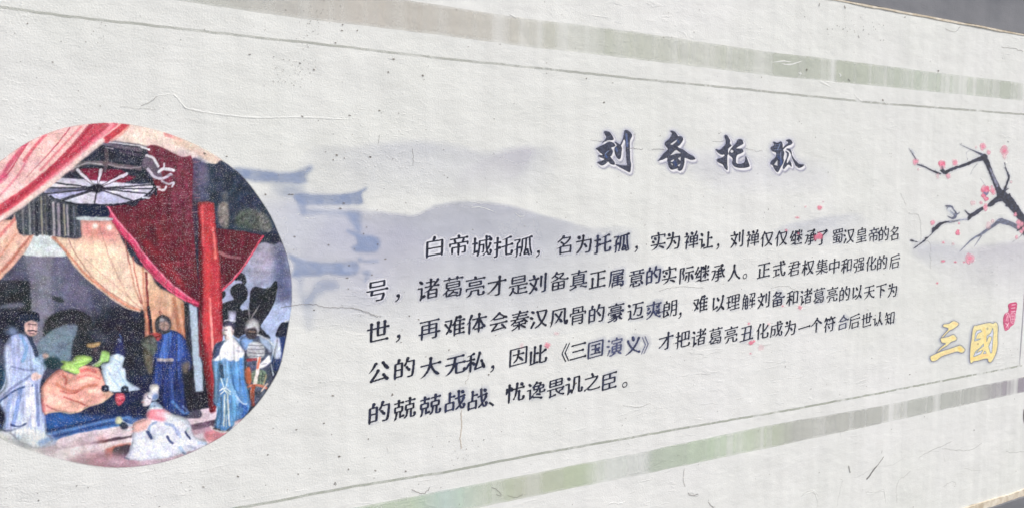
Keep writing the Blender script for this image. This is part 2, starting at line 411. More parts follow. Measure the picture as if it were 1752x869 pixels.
# ------------------------------------------------------------------ faded stripes and thin frame lines
def strip(name, top, bot, colf, nx=2200, ny=8, off=.0003, ext=(X_L + .3, X_R - .3), edge=.10):
    tx, tz = wall_xz(*np.array(top, float).T); bx, bz = wall_xz(*np.array(bot, float).T)
    u = np.linspace(0, 1, nx + 1) ** 1.0; xs = ext[0] + (ext[1] - ext[0]) * u
    def ev(px, pz):
        k1 = (pz[-1] - pz[-2]) / (px[-1] - px[-2]); k0 = (pz[1] - pz[0]) / (px[1] - px[0])
        z = np.interp(xs, px, pz)
        z = np.where(xs > px[-1], pz[-1] + .0 * k1 * (xs - px[-1]), z); return np.where(xs < px[0], pz[0] + .3 * k0 * (xs - px[0]), z)
    zt, zb = ev(tx, tz), ev(bx, bz)
    wob = (vnoise(1, nx + 1, 1, 9, 5)[0] - .5) * .0022
    t = np.linspace(0, 1, ny + 1)
    X = np.repeat(xs[None], ny + 1, 0); Z = zb[None] + (zt - zb)[None] * t[:, None] + wob[None]
    V = np.stack([X, np.full_like(X, WALL_Y - off), Z], -1).reshape(-1, 3)
    C, A = colf(xs)
    A2 = np.repeat(A[None], ny + 1, 0) * (.93 + .14 * vnoise(ny + 1, nx + 1, 3, 30, 8))
    A2[0] *= .55; A2[-1] *= .55
    RG = np.concatenate([np.repeat(np.clip(lin(C) * KA, 0, .9)[None], ny + 1, 0), np.clip(A2, 0, 1)[..., None]], -1).reshape(-1, 4)
    i, j = np.mgrid[0:ny, 0:nx]; a = i * (nx + 1) + j
    F = np.stack([a, a + 1, a + nx + 2, a + nx + 1], -1).reshape(-1, 4)
    RG[:, 3] *= .70
    return under_root(fast_mesh(name, V, F, M_STRIPE, None, RG))
def ramp_cols(stops, seed, amp, ascale, lo, hi):
    sx = wall_xz(np.array([q[0] for q in stops], float), np.full(len(stops), 434.))[0]
    cols = np.array([q[1] for q in stops], float) / 255; al = np.array([q[2] for q in stops], float)
    def f(xs):
        C = np.stack([np.interp(xs, sx, cols[:, k]) for k in range(3)], -1); A = np.interp(xs, sx, al)
        n = len(xs)
        s1 = vnoise(1, n, 1, 34, seed)[0]; s2 = vnoise(1, n, 1, 9, seed + 1)[0]; s3 = vnoise(1, n, 1, 3.2, seed + 2)[0]
        w = np.interp(xs, [sx[0], sx[len(sx) // 2], sx[-1]], [.4, .8, 1.2])
        A = A * np.clip(1 + w * amp * ((s1 - .5) * 1.2 + (s2 - .5) * 1.1 + (s3 - .5) * .7), .15, 1.5)
        C = C * (1 + w * ascale * ((s2 - .5) + (s3 - .5)))[:, None]
        return np.clip(C, 0, 1), A
    return f
top_cols = [(150, (188, 190, 184), .5), (330, (186, 189, 180), .62), (450, (188, 186, 180), .72), (620, (194, 187, 178), .72), (860, (194, 190, 180), .70), (1000, (187, 192, 178), .75), (1200, (196, 200, 188), .55),
            (1320, (182, 188, 176), .9), (1440, (184, 191, 176), .85), (1560, (190, 200, 186), .75), (1751, (186, 192, 180), .8)]
b = strip('border_stripe', [(200, -62), (692, 0), (863, 27), (1096, 56.5), (1308, 88), (1465, 107), (1751, 143)],
      [(150, -20), (291, 0), (514, 32.5), (719, 56.5), (901, 80.5), (1096, 103), (1300, 128), (1501, 148), (1749, 173)], ramp_cols(top_cols, 21, .8, .05, 0, 1))
b['label'] = 'faded grey-green stripe above the artwork'
bot_cols = [(560, (182, 200, 170), .85), (700, (180, 198, 172), .8), (760, (178, 204, 196), .7), (830, (186, 200, 176), .8), (900, (180, 186, 162), .9), (1000, (182, 196, 166), .85), (1045, (204, 212, 204), .6), (1105, (206, 212, 208), .55),
            (1125, (180, 192, 176), .85), (1240, (184, 202, 176), .88), (1330, (184, 194, 172), .9), (1370, (180, 182, 176), .9), (1480, (186, 188, 182), .85), (1600, (184, 188, 182), .85), (1690, (180, 182, 178), .85), (1730, (158, 152, 162), .95), (1760, (150, 142, 156), 1)]
b = strip('border_stripe', [(480, 895), (601, 869), (759, 838), (900, 811), (1109, 770), (1311, 727), (1500, 695), (1600, 674), (1752, 644)],
      [(640, 905), (814, 869), (900, 850.6), (1112, 808), (1359, 756), (1500, 725.6), (1600, 703), (1752, 670)], ramp_cols(bot_cols, 41, .75, .06, 0, 1))
b['label'] = 'faded green and grey streaked stripe below the artwork'
def line_part(pts, w0, w1, col, al, seed, label):
    P = np.array(pts, float); ww = np.interp(P[:, 0], [P[0, 0], P[-1, 0]], [w0, w1]) / 2
    o = strip('frame_line', [(x, y - w) for (x, y), w in zip(P, ww)], [(x, y + w) for (x, y), w in zip(P, ww)], ramp_cols([(P[0, 0], col, al), (P[len(P) // 2, 0], col, al), (P[-1, 0], col, al)], seed, .8, .05, 0, 1), ny=4,
              ext=(X_L + .4, float(wall_xz(1756., 500.)[0])))
    o['label'] = label
line_part([(-60, 6), (0, 13), (103, 27), (294.5, 48), (438, 64), (600, 82), (671, 91), (860, 111), (1096, 136), (1300, 156), (1501, 177), (1749, 196)], 5.4, 3.6, (176, 179, 172), .8, 61, 'thin grey line under the upper stripe')
line_part([(300, 890), (403, 869), (608, 831), (759, 807), (900, 779.5), (1167, 732), (1359, 699), (1500, 672.5), (1744, 625.5)], 5.5, 3.2, (166, 172, 160), .85, 71, 'thin grey line over the lower stripe')
def quad_line(name, pts, w, col, al, off=.0004, n=40, mat=None):
    """narrow upright or wandering painted line following pts (photo), w in metres"""
    P = catmull(pts, closed=False, n=6) if len(pts) > 2 else np.array(pts, float)
    if len(P) == 2: P = P[0] + (P[1] - P[0]) * np.linspace(0, 1, n)[:, None]
    x, z = wall_xz(P[:, 0], P[:, 1]); T = np.gradient(np.c_[x, z], axis=0); T /= np.linalg.norm(T, axis=1)[:, None]
    Nn = np.c_[-T[:, 1], T[:, 0]]
    W = np.full(len(x), w); V = []; R = []
    for i in range(len(x)):
        for s, a in ((-1, 0), (-.4, 1), (.4, 1), (1, 0)):
            V.append((x[i] + Nn[i, 0] * s * W[i] / 2, WALL_Y - off, z[i] + Nn[i, 1] * s * W[i] / 2))
            e = min(1, min(i, len(x) - 1 - i) / 3 + .25)
            R.append((*np.clip(lin(np.array(col) / 255) * KA, 0, .9), a * al * e))
    F = [(4 * i + k, 4 * i + k + 1, 4 * i + k + 5, 4 * i + k + 4) for i in range(len(x) - 1) for k in range(3)]
    return under_root(fast_mesh(name, np.array(V), np.array(F), mat or M_STRIPE, None, np.array(R)))
o = quad_line('frame_line', [(1774, 199), (1744, 625.5)], .016, (160, 160, 170), .8)
o['label'] = 'thin grey upright line at the right end of the frame'

# ------------------------------------------------------------------ pale ink wash: mountains and gate tower
W = Art(380, 200, 1790, 640, .75, seed=100)
MOUNT, TOWER, FARM, RM = 1, 2, 3, 4
def faded(pts, col, al, lab, soft, top, bottom, left=None, right=None, n=.5):
    win, m = W.mask(pts, soft); a, b, c, e = win
    yy = (np.arange(c, e) / W.S + W.y0)[:, None]; xx = (np.arange(a, b) / W.S + W.x0)[None]
    m = m * np.clip((bottom - yy) / (bottom - top), 0, 1)
    if left: m = m * np.clip((xx - left[0]) / (left[1] - left[0]), 0, 1)
    if right: m = m * np.clip((right[1] - xx) / (right[1] - right[0]), 0, 1)
    W.seed += 5; m = m * (1 - n + 2 * n * fbm(*m.shape, 60 * W.S, W.seed))
    W.over(win, np.clip(m * al, 0, 1), col, lab, .03)
faded([(520, 262), (600, 252), (700, 243), (765, 247), (830, 262), (868, 256), (905, 254), (985, 262), (960, 330), (700, 345), (520, 345)], (192, 195, 210), .32, FARM, 5, 250, 350, (480, 640), (900, 960), .45)
faded([(862, 262), (880, 257), (915, 256), (890, 300), (850, 325), (780, 330), (800, 290), (840, 270)], (196, 190, 208), .22, FARM, 4, 250, 335)
faded([(560, 372), (639, 363), (672, 366), (707, 369), (728, 361), (745, 352), (772, 347), (800, 345), (834, 347), (878, 354), (923, 367), (971, 379), (1010, 390), (1100, 402), (1120, 560), (560, 560)], (176, 180, 200), .46, MOUNT, 2.2, 400, 590, (540, 680), (900, 1110), .3)
faded([(560, 385), (680, 385), (760, 440), (700, 500), (560, 540), (500, 470)], (184, 180, 208), .22, MOUNT, 12, 350, 560, None, None, .3)
faded([(440, 350), (620, 370), (660, 520), (540, 560), (480, 520)], (196, 200, 222), .45, TOWER, 14, 350, 600)
faded([(1330, 392), (1380, 378), (1440, 368), (1480, 372), (1500, 430), (1330, 420)], (190, 194, 212), .42, 6, 2.5, 365, 425, None, (1400, 1500))
faded([(1590, 445), (1640, 432), (1690, 420), (1790, 418), (1790, 520), (1590, 520)], (196, 193, 210),   .30, RM, 4, 420, 525, (1590, 1680), None, .35)
faded([(1560, 425), (1620, 418), (1660, 440), (1600, 460)], (196, 198, 216), .4, RM, 6, 410, 470)
faded([(1180, 270), (1400, 285), (1400, 330), (1240, 330)], (210, 210, 226), .35, 5, 12, 250, 350)
for x, a in ():
    faded([(x, 380), (x + 16, 380), (x + 20, 540), (x, 540)], (200, 202, 214), a, RM, 6, 380, 545)
BL = (140, 156, 190)
def tw(pts, al, soft=3.0, col=BL, k=1.0):
    win, m = W.mask(pts, soft); W.seed += 5
    W.over(win, np.clip(m * al * .92 * (.55 + .9 * fbm(*m.shape, 14 * W.S, W.seed)), 0, 1), col, TOWER, .08)
M_ = crop(480, 260, 5.43); N_ = crop(480, 400, 5.43)
tw([(400, 288), (440, 292), (480, 296), (505, 295), (520, 289), (530, 284), (535, 287), (528, 296), (523, 303), (524, 313), (500, 314), (470, 312), (430, 310), (400, 300)], .72)
tw([(470, 312), (520, 318), (500, 330), (470, 330)], .25, 4)
tw(M_([(0, 380), (200, 340), (220, 400), (200, 430), (0, 410)]), .28, 3.5)
tw(M_([(130, 400), (300, 395), (500, 400), (640, 385), (720, 370), (790, 335), (800, 345), (750, 400), (765, 480), (640, 490), (400, 490), (210, 490), (150, 460)]), .74, 1.9)
tw(M_([(150, 440), (220, 450), (240, 560), (200, 580)]), .55)
tw(M_([(220, 545), (450, 550), (640, 560), (620, 590), (400, 580), (210, 585)]), .36)
tw(M_([(610, 565), (740, 565), (745, 640), (740, 760), (700, 740), (680, 690), (640, 630)]), .62)
tw(M_([(610, 720), (680, 740), (760, 780), (740, 800), (680, 780), (630, 760)]), .6, 1.6)
tw(N_([(700, 20), (760, 15), (905, 45), (900, 155), (800, 165), (690, 160), (665, 125), (720, 100)]), 1.0, 2.6, (140, 155, 188))
tw(N_([(60, 185), (110, 205), (250, 250), (400, 268), (560, 268), (710, 262), (710, 372), (560, 382), (420, 370), (350, 392), (230, 392), (105, 395), (130, 320), (110, 250)]), .72, 2.2)
tw(N_([(390, 300), (480, 300), (480, 350), (390, 350)]), .35, 2, (190, 198, 220)); tw(N_([(590, 300), (660, 300), (660, 350), (590, 350)]), .4, 2, (190, 198, 220))
tw(N_([(740, 210), (770, 245), (900, 240), (900, 270), (790, 265), (720, 250)]), .42, 1.8)
tw(N_([(740, 350), (840, 350), (800, 440), (770, 430), (790, 390)]), .42, 2)
tw(N_([(350, 440), (490, 430), (540, 500), (420, 530), (330, 590), (300, 640), (210, 640), (280, 540)]), .42, 4)
tw(N_([(150, 400), (210, 420), (200, 500), (240, 640), (220, 700), (180, 560)]), .25, 4)
tw(N_([(230, 640), (300, 640), (300, 869), (230, 869)]), .16, 4)
_x = np.arange(W.w)[None] / W.S + W.x0 + np.zeros((W.h, 1)); _y = np.arange(W.h)[:, None] / W.S + W.y0 + np.zeros((1, W.w)); _z = (W.lab == 0) & (W.a > .03)
W.lab[_z & (_x < 1120)] = MOUNT; W.lab[_z & (_x >= 1120) & (_y < 345)] = 5; W.lab[_z & (_x >= 1120) & (_x < 1540) & (_y >= 345)] = 6; W.lab[_z & (_x >= 1540) & (_y >= 345)] = RM
objs = W.build(1.6, .0004, {MOUNT: 'painted_mountain', TOWER: 'painted_gate_tower', FARM: 'painted_mountain', RM: 'painted_mountain', 5: 'pale_stain', 6: 'painted_mountain'}, None, M_WASH)
for l, o in objs.items(): under_root(o)
for l, t in ((MOUNT, 'near lavender mountain wash behind the lettering'), (FARM, 'far pale mountain wash'), (RM, 'faint lavender hill wash at the right')):
    if l in objs: objs[l]['label'] = t
if TOWER in objs: objs[TOWER]['label'] = 'blurred blue ink wash of a gate tower with upturned roofs'

# ------------------------------------------------------------------ round stage picture
BG, SWAG, CANOPY, VALANCE, CURTAIN, MAROON, PILLAR, PANEL = 1, 2, 3, 4, 5, 6, 7, 8
ROBE1, LYING, SEATED, ARMOR, HAT, WARRIOR, EDGE_M, LADY, CLOTH, FLOOR, MURAL = 11, 12, 13, 14, 15, 16, 17, 18, 19, 20, 21
P = Art(-132, 204, 506, 812, 2.0, seed=900)
a_ = crop(0, 200, 4.346); b_ = crop(240, 220, 4.346); c_ = crop(0, 380, 4.346); d_ = crop(240, 400, 4.346)
e_ = crop(0, 520, 3.106); f_ = crop(60, 540, 4.83); g_ = crop(180, 620, 4.827); h_ = crop(340, 500, 3.344); k_ = crop(0, 480, 2.716)
ring = [(171, 211.5), (205, 212), (250, 219), (300, 234), (350, 256), (396, 286), (424, 313), (446, 343), (464, 372), (478, 404), (489, 432), (496, 461), (499, 491), (498.5, 520), (495, 546), (487, 590), (479, 625), (468, 649), (447, 681), (423, 708), (383, 743),
        (331, 771), (280, 789), (221, 798), (170, 797), (110, 786), (60, 772), (0, 748), (-50, 712), (-95, 650), (-122, 580), (-127, 520), (-118, 450), (-95, 390), (-60, 335), (-28, 299), (0, 277), (35, 252), (71, 233), (118, 218)]
win, m0 = P.mask(ring, .7); RIM = np.zeros((P.h, P.w)); RIM[win[2]:win[3], win[0]:win[1]] = m0
NAVY = (36, 42, 60)
P.poly([(-140, 200), (510, 200), (510, 815), (-140, 815)], NAVY, lab=BG, sm=False, var=.25, vs=30)
# pale cloth ceiling, upper right
P.poly(a_([(700, -40), (1150, -60), (1800, -60), (2400, 380), (1740, 400), (1400, 320), (1130, 232), (1000, 200), (770, 182), (800, 120)]), (236, 216, 204), 1.2, lab=BG, col2=(226, 220, 218), var=.03, vs=24)
P.stroke(a_([(960, 70), (1100, 90), (1260, 130)]), (240, 205, 190), 60, 8, .5)
P.stroke(b_([(200, 38), (250, 55), (300, 75)]), (222, 120, 125), 12, 2, .7); P.stroke(b_([(300, 75), (420, 130), (560, 215)]), (236, 200, 178), 26, 4, .7)
# dark upper right corner
P.poly(b_([(385, 235), (470, 258), (560, 265), (680, 290), (1300, 900), (900, 900), (920, 790), (560, 735), (420, 560), (385, 500)]), (40, 50, 70), .8, lab=BG, var=.3, vs=8)
P.poly(b_([(385, 240), (500, 270), (500, 540), (430, 540), (390, 520)]), (82, 84, 118), 3, .75, var=.4, vs=5)
P.poly(b_([(440, 290), (500, 290), (500, 400), (450, 400)]), (110, 92, 115), 3, .5)
P.poly(b_([(590, 560), (650, 560), (655, 730), (600, 730), (575, 640)]), (138, 128, 124), 1.5, .9, var=.4, vs=4); P.poly(b_([(615, 480), (645, 480), (645, 530), (615, 530)]), (105, 108, 110), 2, .7)
P.poly(b_([(730, 620), (850, 600), (900, 660), (900, 760), (760, 740), (700, 700)]), (84, 90, 78), 3, .8, var=.6, vs=3)
P.poly(b_([(880, 620), (940, 650), (980, 740), (940, 780), (900, 740)]), (120, 118, 112), 2, .8, var=.6, vs=2.5)
P.poly(b_([(920, 780), (1000, 785), (1100, 790), (1100, 870), (860, 865)]), (28, 34, 52), .8, 1)
# back wall right, with black cloud shapes
P.poly(d_([(880, 78), (1000, 82), (1060, 85), (1200, 400), (1150, 900), (560, 900), (600, 430), (760, 250)]), (146, 142, 168), .8, lab=MURAL, col2=(158, 186, 232), var=.12, vs=14)
P.poly(d_([(1000, 100), (1070, 110), (1140, 480), (1010, 480)]), (72, 78, 118), 6, .8)
P.poly(d_([(860, 110), (960, 110), (960, 300), (860, 320)]), (168, 158, 178), 8, .6)
P.poly(d_([(940, 560), (1120, 520), (1110, 760), (980, 800), (900, 690)]), (176, 196, 236), 5, .8)
BK = (28, 32, 42)
P.poly(d_([(700, 340), (735, 290), (770, 300), (790, 345), (770, 380), (730, 400), (760, 360), (735, 345)]), BK, .5, lab=MURAL)
P.poly(d_([(680, 395), (740, 365), (790, 400), (795, 470), (750, 530), (735, 575), (700, 570), (640, 590), (605, 620), (600, 530), (650, 500), (695, 485), (670, 440)]), BK, .5)
P.poly(d_([(820, 430), (850, 390), (910, 400), (960, 395), (1000, 350), (1020, 370), (1005, 480), (960, 580), (920, 640), (880, 690), (850, 620), (810, 560)]), BK, .5, var=.3, vs=4)
P.poly(d_([(725, 610), (800, 560), (880, 640), (900, 700), (960, 780), (700, 760)]), BK, .6); P.poly(d_([(600, 430), (630, 425), (632, 460), (602, 485)]), BK, .5)
P.poly(d_([(600, 600), (660, 560), (740, 550), (780, 640), (770, 760), (690, 740), (600, 660)]), BK, .6)
# back wall left
P.poly(c_([(-700, 230), (160, 238), (500, 252), (560, 330), (700, 470), (900, 610), (1080, 670), (1090, 1100), (-700, 1100)]), (80, 82, 106), .8, lab=MURAL, col2=(58, 62, 84), var=.22, vs=16)
P.poly(c_([(500, 300), (640, 440), (700, 640), (640, 640), (400, 600), (320, 420), (340, 290)]), (106, 102, 132), 9, .7)
P.poly(c_([(-700, 440), (0, 430), (120, 430), (270, 455), (285, 560), (270, 650), (120, 670), (0, 655), (-700, 660)]), (32, 36, 44), 1.6, .95, var=.3, vs=8)
P.poly(c_([(-700, 440), (100, 425), (100, 270), (0, 300), (-700, 300)]), (70, 72, 96), 6, .6)
P.poly(c_([(0, 620), (90, 600), (170, 598), (170, 625), (90, 640), (0, 645)]), (92, 98, 118), 1.8, .9)
P.poly(c_([(0, 660), (120, 680), (120, 869), (0, 869)]), (22, 26, 42), 3, .9)
P.poly(c_([(320, 500), (360, 510), (400, 545), (460, 560), (475, 590), (450, 600), (380, 575), (340, 560)]), (38, 42, 52), 1.2, .95)
P.stroke(c_([(290, 260, 50), (300, 450, 36), (320, 700, 40), (330, 900, 40)]), (128, 126, 146), None, 3.5, .75)
P.poly(c_([(335, 869), (335, 740), (400, 680), (520, 645), (630, 670), (690, 740), (700, 1000), (500, 1000)]), (36, 40, 48), 1.5, lab=MURAL, var=.3, vs=8)
P.poly(f_([(15, 300), (20, 225), (110, 140), (240, 75), (345, 75), (340, 140), (305, 240), (300, 340), (250, 380), (60, 360)]), (112, 126, 146), 1.5, lab=MURAL, col2=(98, 128, 146), var=.15, vs=10)
P.poly(c_([(690, 560), (780, 610), (900, 620), (1080, 680), (1080, 1100), (600, 1100), (690, 900)]), (26, 30, 44), 4, .9, var=.4, vs=8)
P.poly(c_([(640, 500), (720, 560), (800, 640), (700, 700), (640, 640)]), (88, 88, 118), 6, .6)
P.poly(f_([(450, 130), (560, 130), (620, 210), (520, 200)]), (74, 78, 98), 4, .6)
P.poly(c_([(250, 88), (400, 98), (430, 170), (495, 252), (158, 240), (200, 160)]), (203, 214, 216), .9, lab=BG, var=.03, vs=12)
# floor, platform, steps
P.poly(g_([(-900, 600), (-100, 560), (200, 520), (700, 470), (920, 400), (1100, 400), (1100, 900), (-900, 900)]), (150, 96, 104), 1, lab=FLOOR, col2=(206, 190, 204), var=.28, vs=16)
P.poly(g_([(-800, 200), (300, 110), (700, 60), (900, 400), (690, 470), (500, 480), (250, 500), (0, 560), (-300, 640), (-800, 700)]), (26, 34, 66), 1.5, lab=FLOOR, var=.3, vs=10)
P.poly(g_([(650, 60), (870, 60), (870, 410), (700, 440), (600, 400)]), (26, 28, 38), 2, .9, var=.4, vs=6)
P.poly(g_([(-500, 420), (-100, 440), (150, 455), (230, 460), (300, 440), (320, 480), (200, 520), (0, 560), (-200, 610), (-400, 660)]), (34, 82, 158), 4, .9, var=.3, vs=14, tex=1)
for i, y in enumerate((455, 480, 505, 530, 552)):
    P.stroke(g_([(-480, y + 120), (-250, y + 70), (0, y + 10), (200, y - 22)]), [(20, 38, 84), (90, 140, 206), (24, 50, 110), (70, 120, 190), (150, 176, 214)][i], 9, 2.2, .75)
P.poly(g_([(0, 590), (150, 570), (225, 575), (215, 690), (0, 690), (-140, 690), (-80, 640)]), (58, 46, 56), 3, .9, var=.3, vs=8)
P.stroke(g_([(-360, 665), (-200, 620), (0, 588), (60, 575), (190, 560)]), (226, 206, 214), 18, 1.5, .95)
P.poly(g_([(-500, 690), (-300, 650), (-60, 640), (0, 700), (-200, 760), (-360, 740)]), (214, 190, 200), 7, .85)
P.poly(g_([(-60, 610), (20, 640), (40, 680), (-40, 690)]), (120, 52, 50), 5, .7)
P.stroke(g_([(-360, 770), (-100, 730), (60, 705), (215, 675)]), (238, 220, 224), 24, 2, .95)
P.stroke(g_([(40, 740), (120, 715), (200, 705)]), (196, 88, 70), 18, 3, .8); P.stroke(g_([(120, 750), (180, 735)]), (50, 44, 60), 26, 2.5, .9)
P.poly(g_([(-300, 800), (-100, 740), (60, 745), (170, 770), (300, 830), (300, 900), (-300, 900)]), (168, 112, 126), 4, .9, var=.18, vs=9)
P.poly(g_([(60, 770), (170, 790), (420, 820), (560, 780), (560, 860), (60, 860)]), (196, 168, 186), 5, .7)
P.poly(g_([(680, 480), (900, 440), (920, 520), (820, 560), (720, 560)]), (96, 72, 96), 3, .9, var=.2, vs=10)
P.poly(g_([(880, 460), (920, 450), (915, 530), (860, 540)]), (54, 40, 54), 3, .8)
P.stroke(g_([(660, 470), (780, 440), (920, 410)]), (232, 212, 222), 22, 1.6, .95); P.stroke(g_([(640, 425), (760, 420)]), (30, 34, 56), 16, 2, .8)
P.poly(g_([(720, 580), (860, 550), (1100, 480), (1100, 640), (840, 660), (740, 640)]), (222, 214, 224), 4, .95)
P.stroke(g_([(870, 600), (930, 592), (990, 580)]), (206, 108, 122), 22, 4, .8); P.stroke(g_([(720, 575), (800, 560), (870, 545)]), (196, 150, 170), 8, 2, .6)
# maroon hanging
P.poly(a_([(1030, 640), (1090, 225), (1350, 300), (1430, 320), (1430, 700), (1480, 1300), (1490, 1400), (1430, 1390), (1200, 1190), (1040, 1020), (900, 820), (760, 650), (900, 640)]), (98, 28, 42), .8, lab=MAROON, var=.3, vs=9)
P.poly(b_([(60, 145), (200, 190), (385, 240), (392, 560), (420, 800), (300, 800), (200, 560), (130, 300)]), (112, 46, 70), 8, .55, var=.5, vs=3)
P.poly(a_([(570, 395), (740, 390), (900, 400), (960, 470), (900, 500), (600, 470)]), (120, 26, 54), 1.2, lab=MAROON, var=.2, vs=6)
rr = random.Random(4)
for i in range(170):        # woven horizontal glints in the hanging
    x = rr.uniform(262, 336); y = rr.uniform(275, 500)
    if x < 300 and y < 340: continue
    l = rr.uniform(3, 12); P.stroke([(x, y), (x + l, y + rr.uniform(-1.2, 1.2))], rr.choice([(158, 98, 112), (172, 120, 128), (66, 20, 40)]), rr.uniform(.8, 1.5), .5, rr.uniform(.25, .6))
for i in range(60):
    x = rr.uniform(210, 300); y = rr.uniform(390, 470)
    P.stroke([(x, y), (x + rr.uniform(2, 5), y + rr.uniform(8, 22))], rr.choice([(160, 40, 56), (84, 18, 36)]), 2.2, 1.2, .35)
P.stroke(d_([(40, 60), (160, 200), (280, 350), (400, 470)]), (146, 30, 46), 10, 4, .45); P.stroke(d_([(180, 130), (260, 300), (330, 420), (400, 480)]), (150, 36, 50), 6, 3, .45)
P.poly(d_([(395, 400), (440, 380), (445, 520), (400, 500), (360, 470)]), (60, 18, 34), 4, .7)
P.poly(a_([(1615, 830), (1800, 850), (1965, 885)] ) + d_([(905, 30), (760, 250), (605, 425), (590, 300), (585, 100), (570, 0)]), (94, 26, 42), .7, lab=MAROON, sm=False, var=.2, vs=6)
P.stroke(d_([(590, 135), (650, 165), (740, 178)]), (178, 120, 124), 5, .8, .7)
P.stroke(d_([(910, 20), (860, 100), (760, 255), (690, 340), (605, 422)]), (214, 58, 90), 3.4, .6, .95, lab=MAROON); P.stroke(d_([(850, 110), (750, 260), (640, 385)]), (240, 130, 150), 1.3, .5, .8)
# peach curtains
PE = (226, 178, 156)
P.poly(c_([(-700, -400), (0, -30), (110, -60), (135, 70), (180, 98), (250, 90), (200, 200), (120, 300), (0, 425), (-300, 700), (-700, 700)]), (228, 176, 158), .9, lab=CURTAIN, var=.08, vs=14)
for q, cc, w, al in (([(230, 100), (120, 240), (0, 375), (-200, 560)], (176, 96, 78), 22, .8), ([(190, 110), (80, 230), (-60, 380)], (238, 196, 176), 26, .7), ([(120, 90), (40, 200), (-100, 380)], (202, 128, 108), 16, .7),
                     ([(60, 60), (0, 150), (-120, 300)], (240, 198, 184), 30, .7), ([(110, -20), (40, 60), (-60, 160)], (196, 84, 86), 22, .6), ([(60, -80), (0, -10), (-80, 80)], (216, 128, 124), 30, .6), ([(245, 95), (150, 230), (0, 412), (-150, 560)], (232, 172, 150), 9, .9)):
    P.stroke(c_(q), cc, w / 4.346, 2, al)
P.poly(c_([(385, 108), (600, 118), (595, -25), (830, -10), (900, 120), (1000, 290), (1135, 400), (1135, 640), (1085, 668), (1030, 665), (930, 625), (800, 540), (680, 450), (560, 340), (500, 250), (440, 175)]), (231, 196, 172), .8, lab=CURTAIN, var=.06, vs=12)
P.poly(c_([(600, -20), (840, -10), (900, 120), (760, 140), (620, 110)]), (212, 112, 112), 9, .75)
P.poly(c_([(600, 150), (760, 180), (900, 420), (1000, 560), (900, 540), (700, 330)]), (240, 208, 178), 10, .7)
for q, cc, w, al in (([(400, 110), (500, 230), (640, 390), (800, 520), (950, 620), (1070, 660)], (214, 134, 108), 20, .9), ([(510, 130), (560, 230), (680, 400), (820, 520), (1000, 630)], (150, 96, 84), 7, .8),
                     ([(640, 270), (740, 370), (860, 470), (1000, 600)], (170, 120, 112), 5, .6), ([(740, 30), (800, 220), (880, 400), (960, 560), (1060, 640)], (168, 116, 104), 6, .7), ([(800, 60), (790, 200), (840, 340)], (190, 140, 124), 5, .5),
                     ([(930, 140), (960, 300), (1000, 480), (1050, 600)], (150, 70, 62), 11, .8), ([(990, 260), (1010, 400), (1050, 560), (1080, 660)], (176, 92, 78), 12, .8), ([(1060, 340), (1070, 500), (1085, 650)], (196, 120, 96), 18, .7),
                     ([(960, 320), (990, 460), (1030, 570)], (236, 196, 160), 12, .7), ([(1000, 300), (1040, 480), (1070, 620)], (240, 190, 160), 8, .7), ([(870, 300), (940, 470), (1040, 620)], (242, 214, 184), 10, .6),
                     ([(520, 262), (600, 370), (760, 510), (930, 630), (1070, 668)], (238, 202, 176), 8, .9)):
    P.stroke(c_(q), cc, w / 4.346, 1.2, al)
for x, y in ((708, 30), (815, 40)): P.blob(*c_([(x, y)])[0], 8, 8, (240, 180, 160), 2.5, .8); P.blob(*c_([(x, y)])[0], 4.2, 4.6, (250, 240, 226), 1.2)
P.poly(d_([(20, 560), (60, 560), (75, 760), (70, 820), (30, 800), (28, 660)]), (196, 128, 102), .8, lab=CURTAIN, var=.1, vs=6)
P.poly(d_([(65, 330), (150, 400), (330, 515), (345, 780), (250, 770), (130, 760), (90, 740), (70, 560)]), (222, 180, 152), .9, lab=CURTAIN, col2=(192, 128, 98), var=.08, vs=10)
for q, cc, w, al in (([(160, 420), (150, 600), (160, 740)], (196, 140, 112), 16, .6), ([(250, 480), (270, 600), (300, 760)], (150, 84, 58), 30, .6), ([(210, 460), (215, 600)], (232, 190, 156), 26, .6), ([(310, 520), (325, 640), (335, 760)], (166, 92, 62), 18, .7)):
    P.stroke(d_(q), cc, w / 4.346, 1.8, al)
P.stroke(d_([(42, 290), (50, 420), (60, 560), (75, 740)]), (120, 40, 42), 4.5, .8, .9); P.stroke(d_([(60, 540), (75, 640), (85, 750)]), (34, 30, 38), 4.5, .7, .95)
P.poly(d_([(0, 585), (28, 585), (32, 700), (30, 900), (0, 900)]), (26, 30, 42), 1, .95); 
# pink hem of the hanging
P.stroke(a_([(785, 668), (850, 770), (920, 870)]) + d_([(-60, 70), (0, 160), (120, 310), (260, 430), (420, 515)]), (150, 30, 62), 10, .8, 1, lab=MAROON)
P.stroke(a_([(792, 665, 6), (850, 760, 8.5), (920, 860, 9.5)]) + d_([(-50, 60, 9.5), (0, 140, 10), (120, 290, 10.5), (260, 425, 10), (370, 490, 7), (430, 515, 3)]), (218, 62, 104), None, .8, 1, lab=MAROON)
P.stroke(a_([(800, 662), (870, 770)]) + d_([(-40, 50), (0, 115), (120, 255), (250, 385), (380, 480)]), (240, 132, 160), 2.4, .8, .9)
P.stroke(a_([(800, 690), (900, 860)]) + d_([(0, 165), (110, 300), (240, 420), (380, 500)]), (146, 24, 62), 1.3, .6, .85); P.stroke(d_([(0, 195), (110, 325), (220, 420), (340, 500)]), (232, 104, 138), 1.6, .6, .9); P.stroke(d_([(20, 230), (130, 350), (240, 440)]), (176, 40, 80), 1.6, .7, .8)
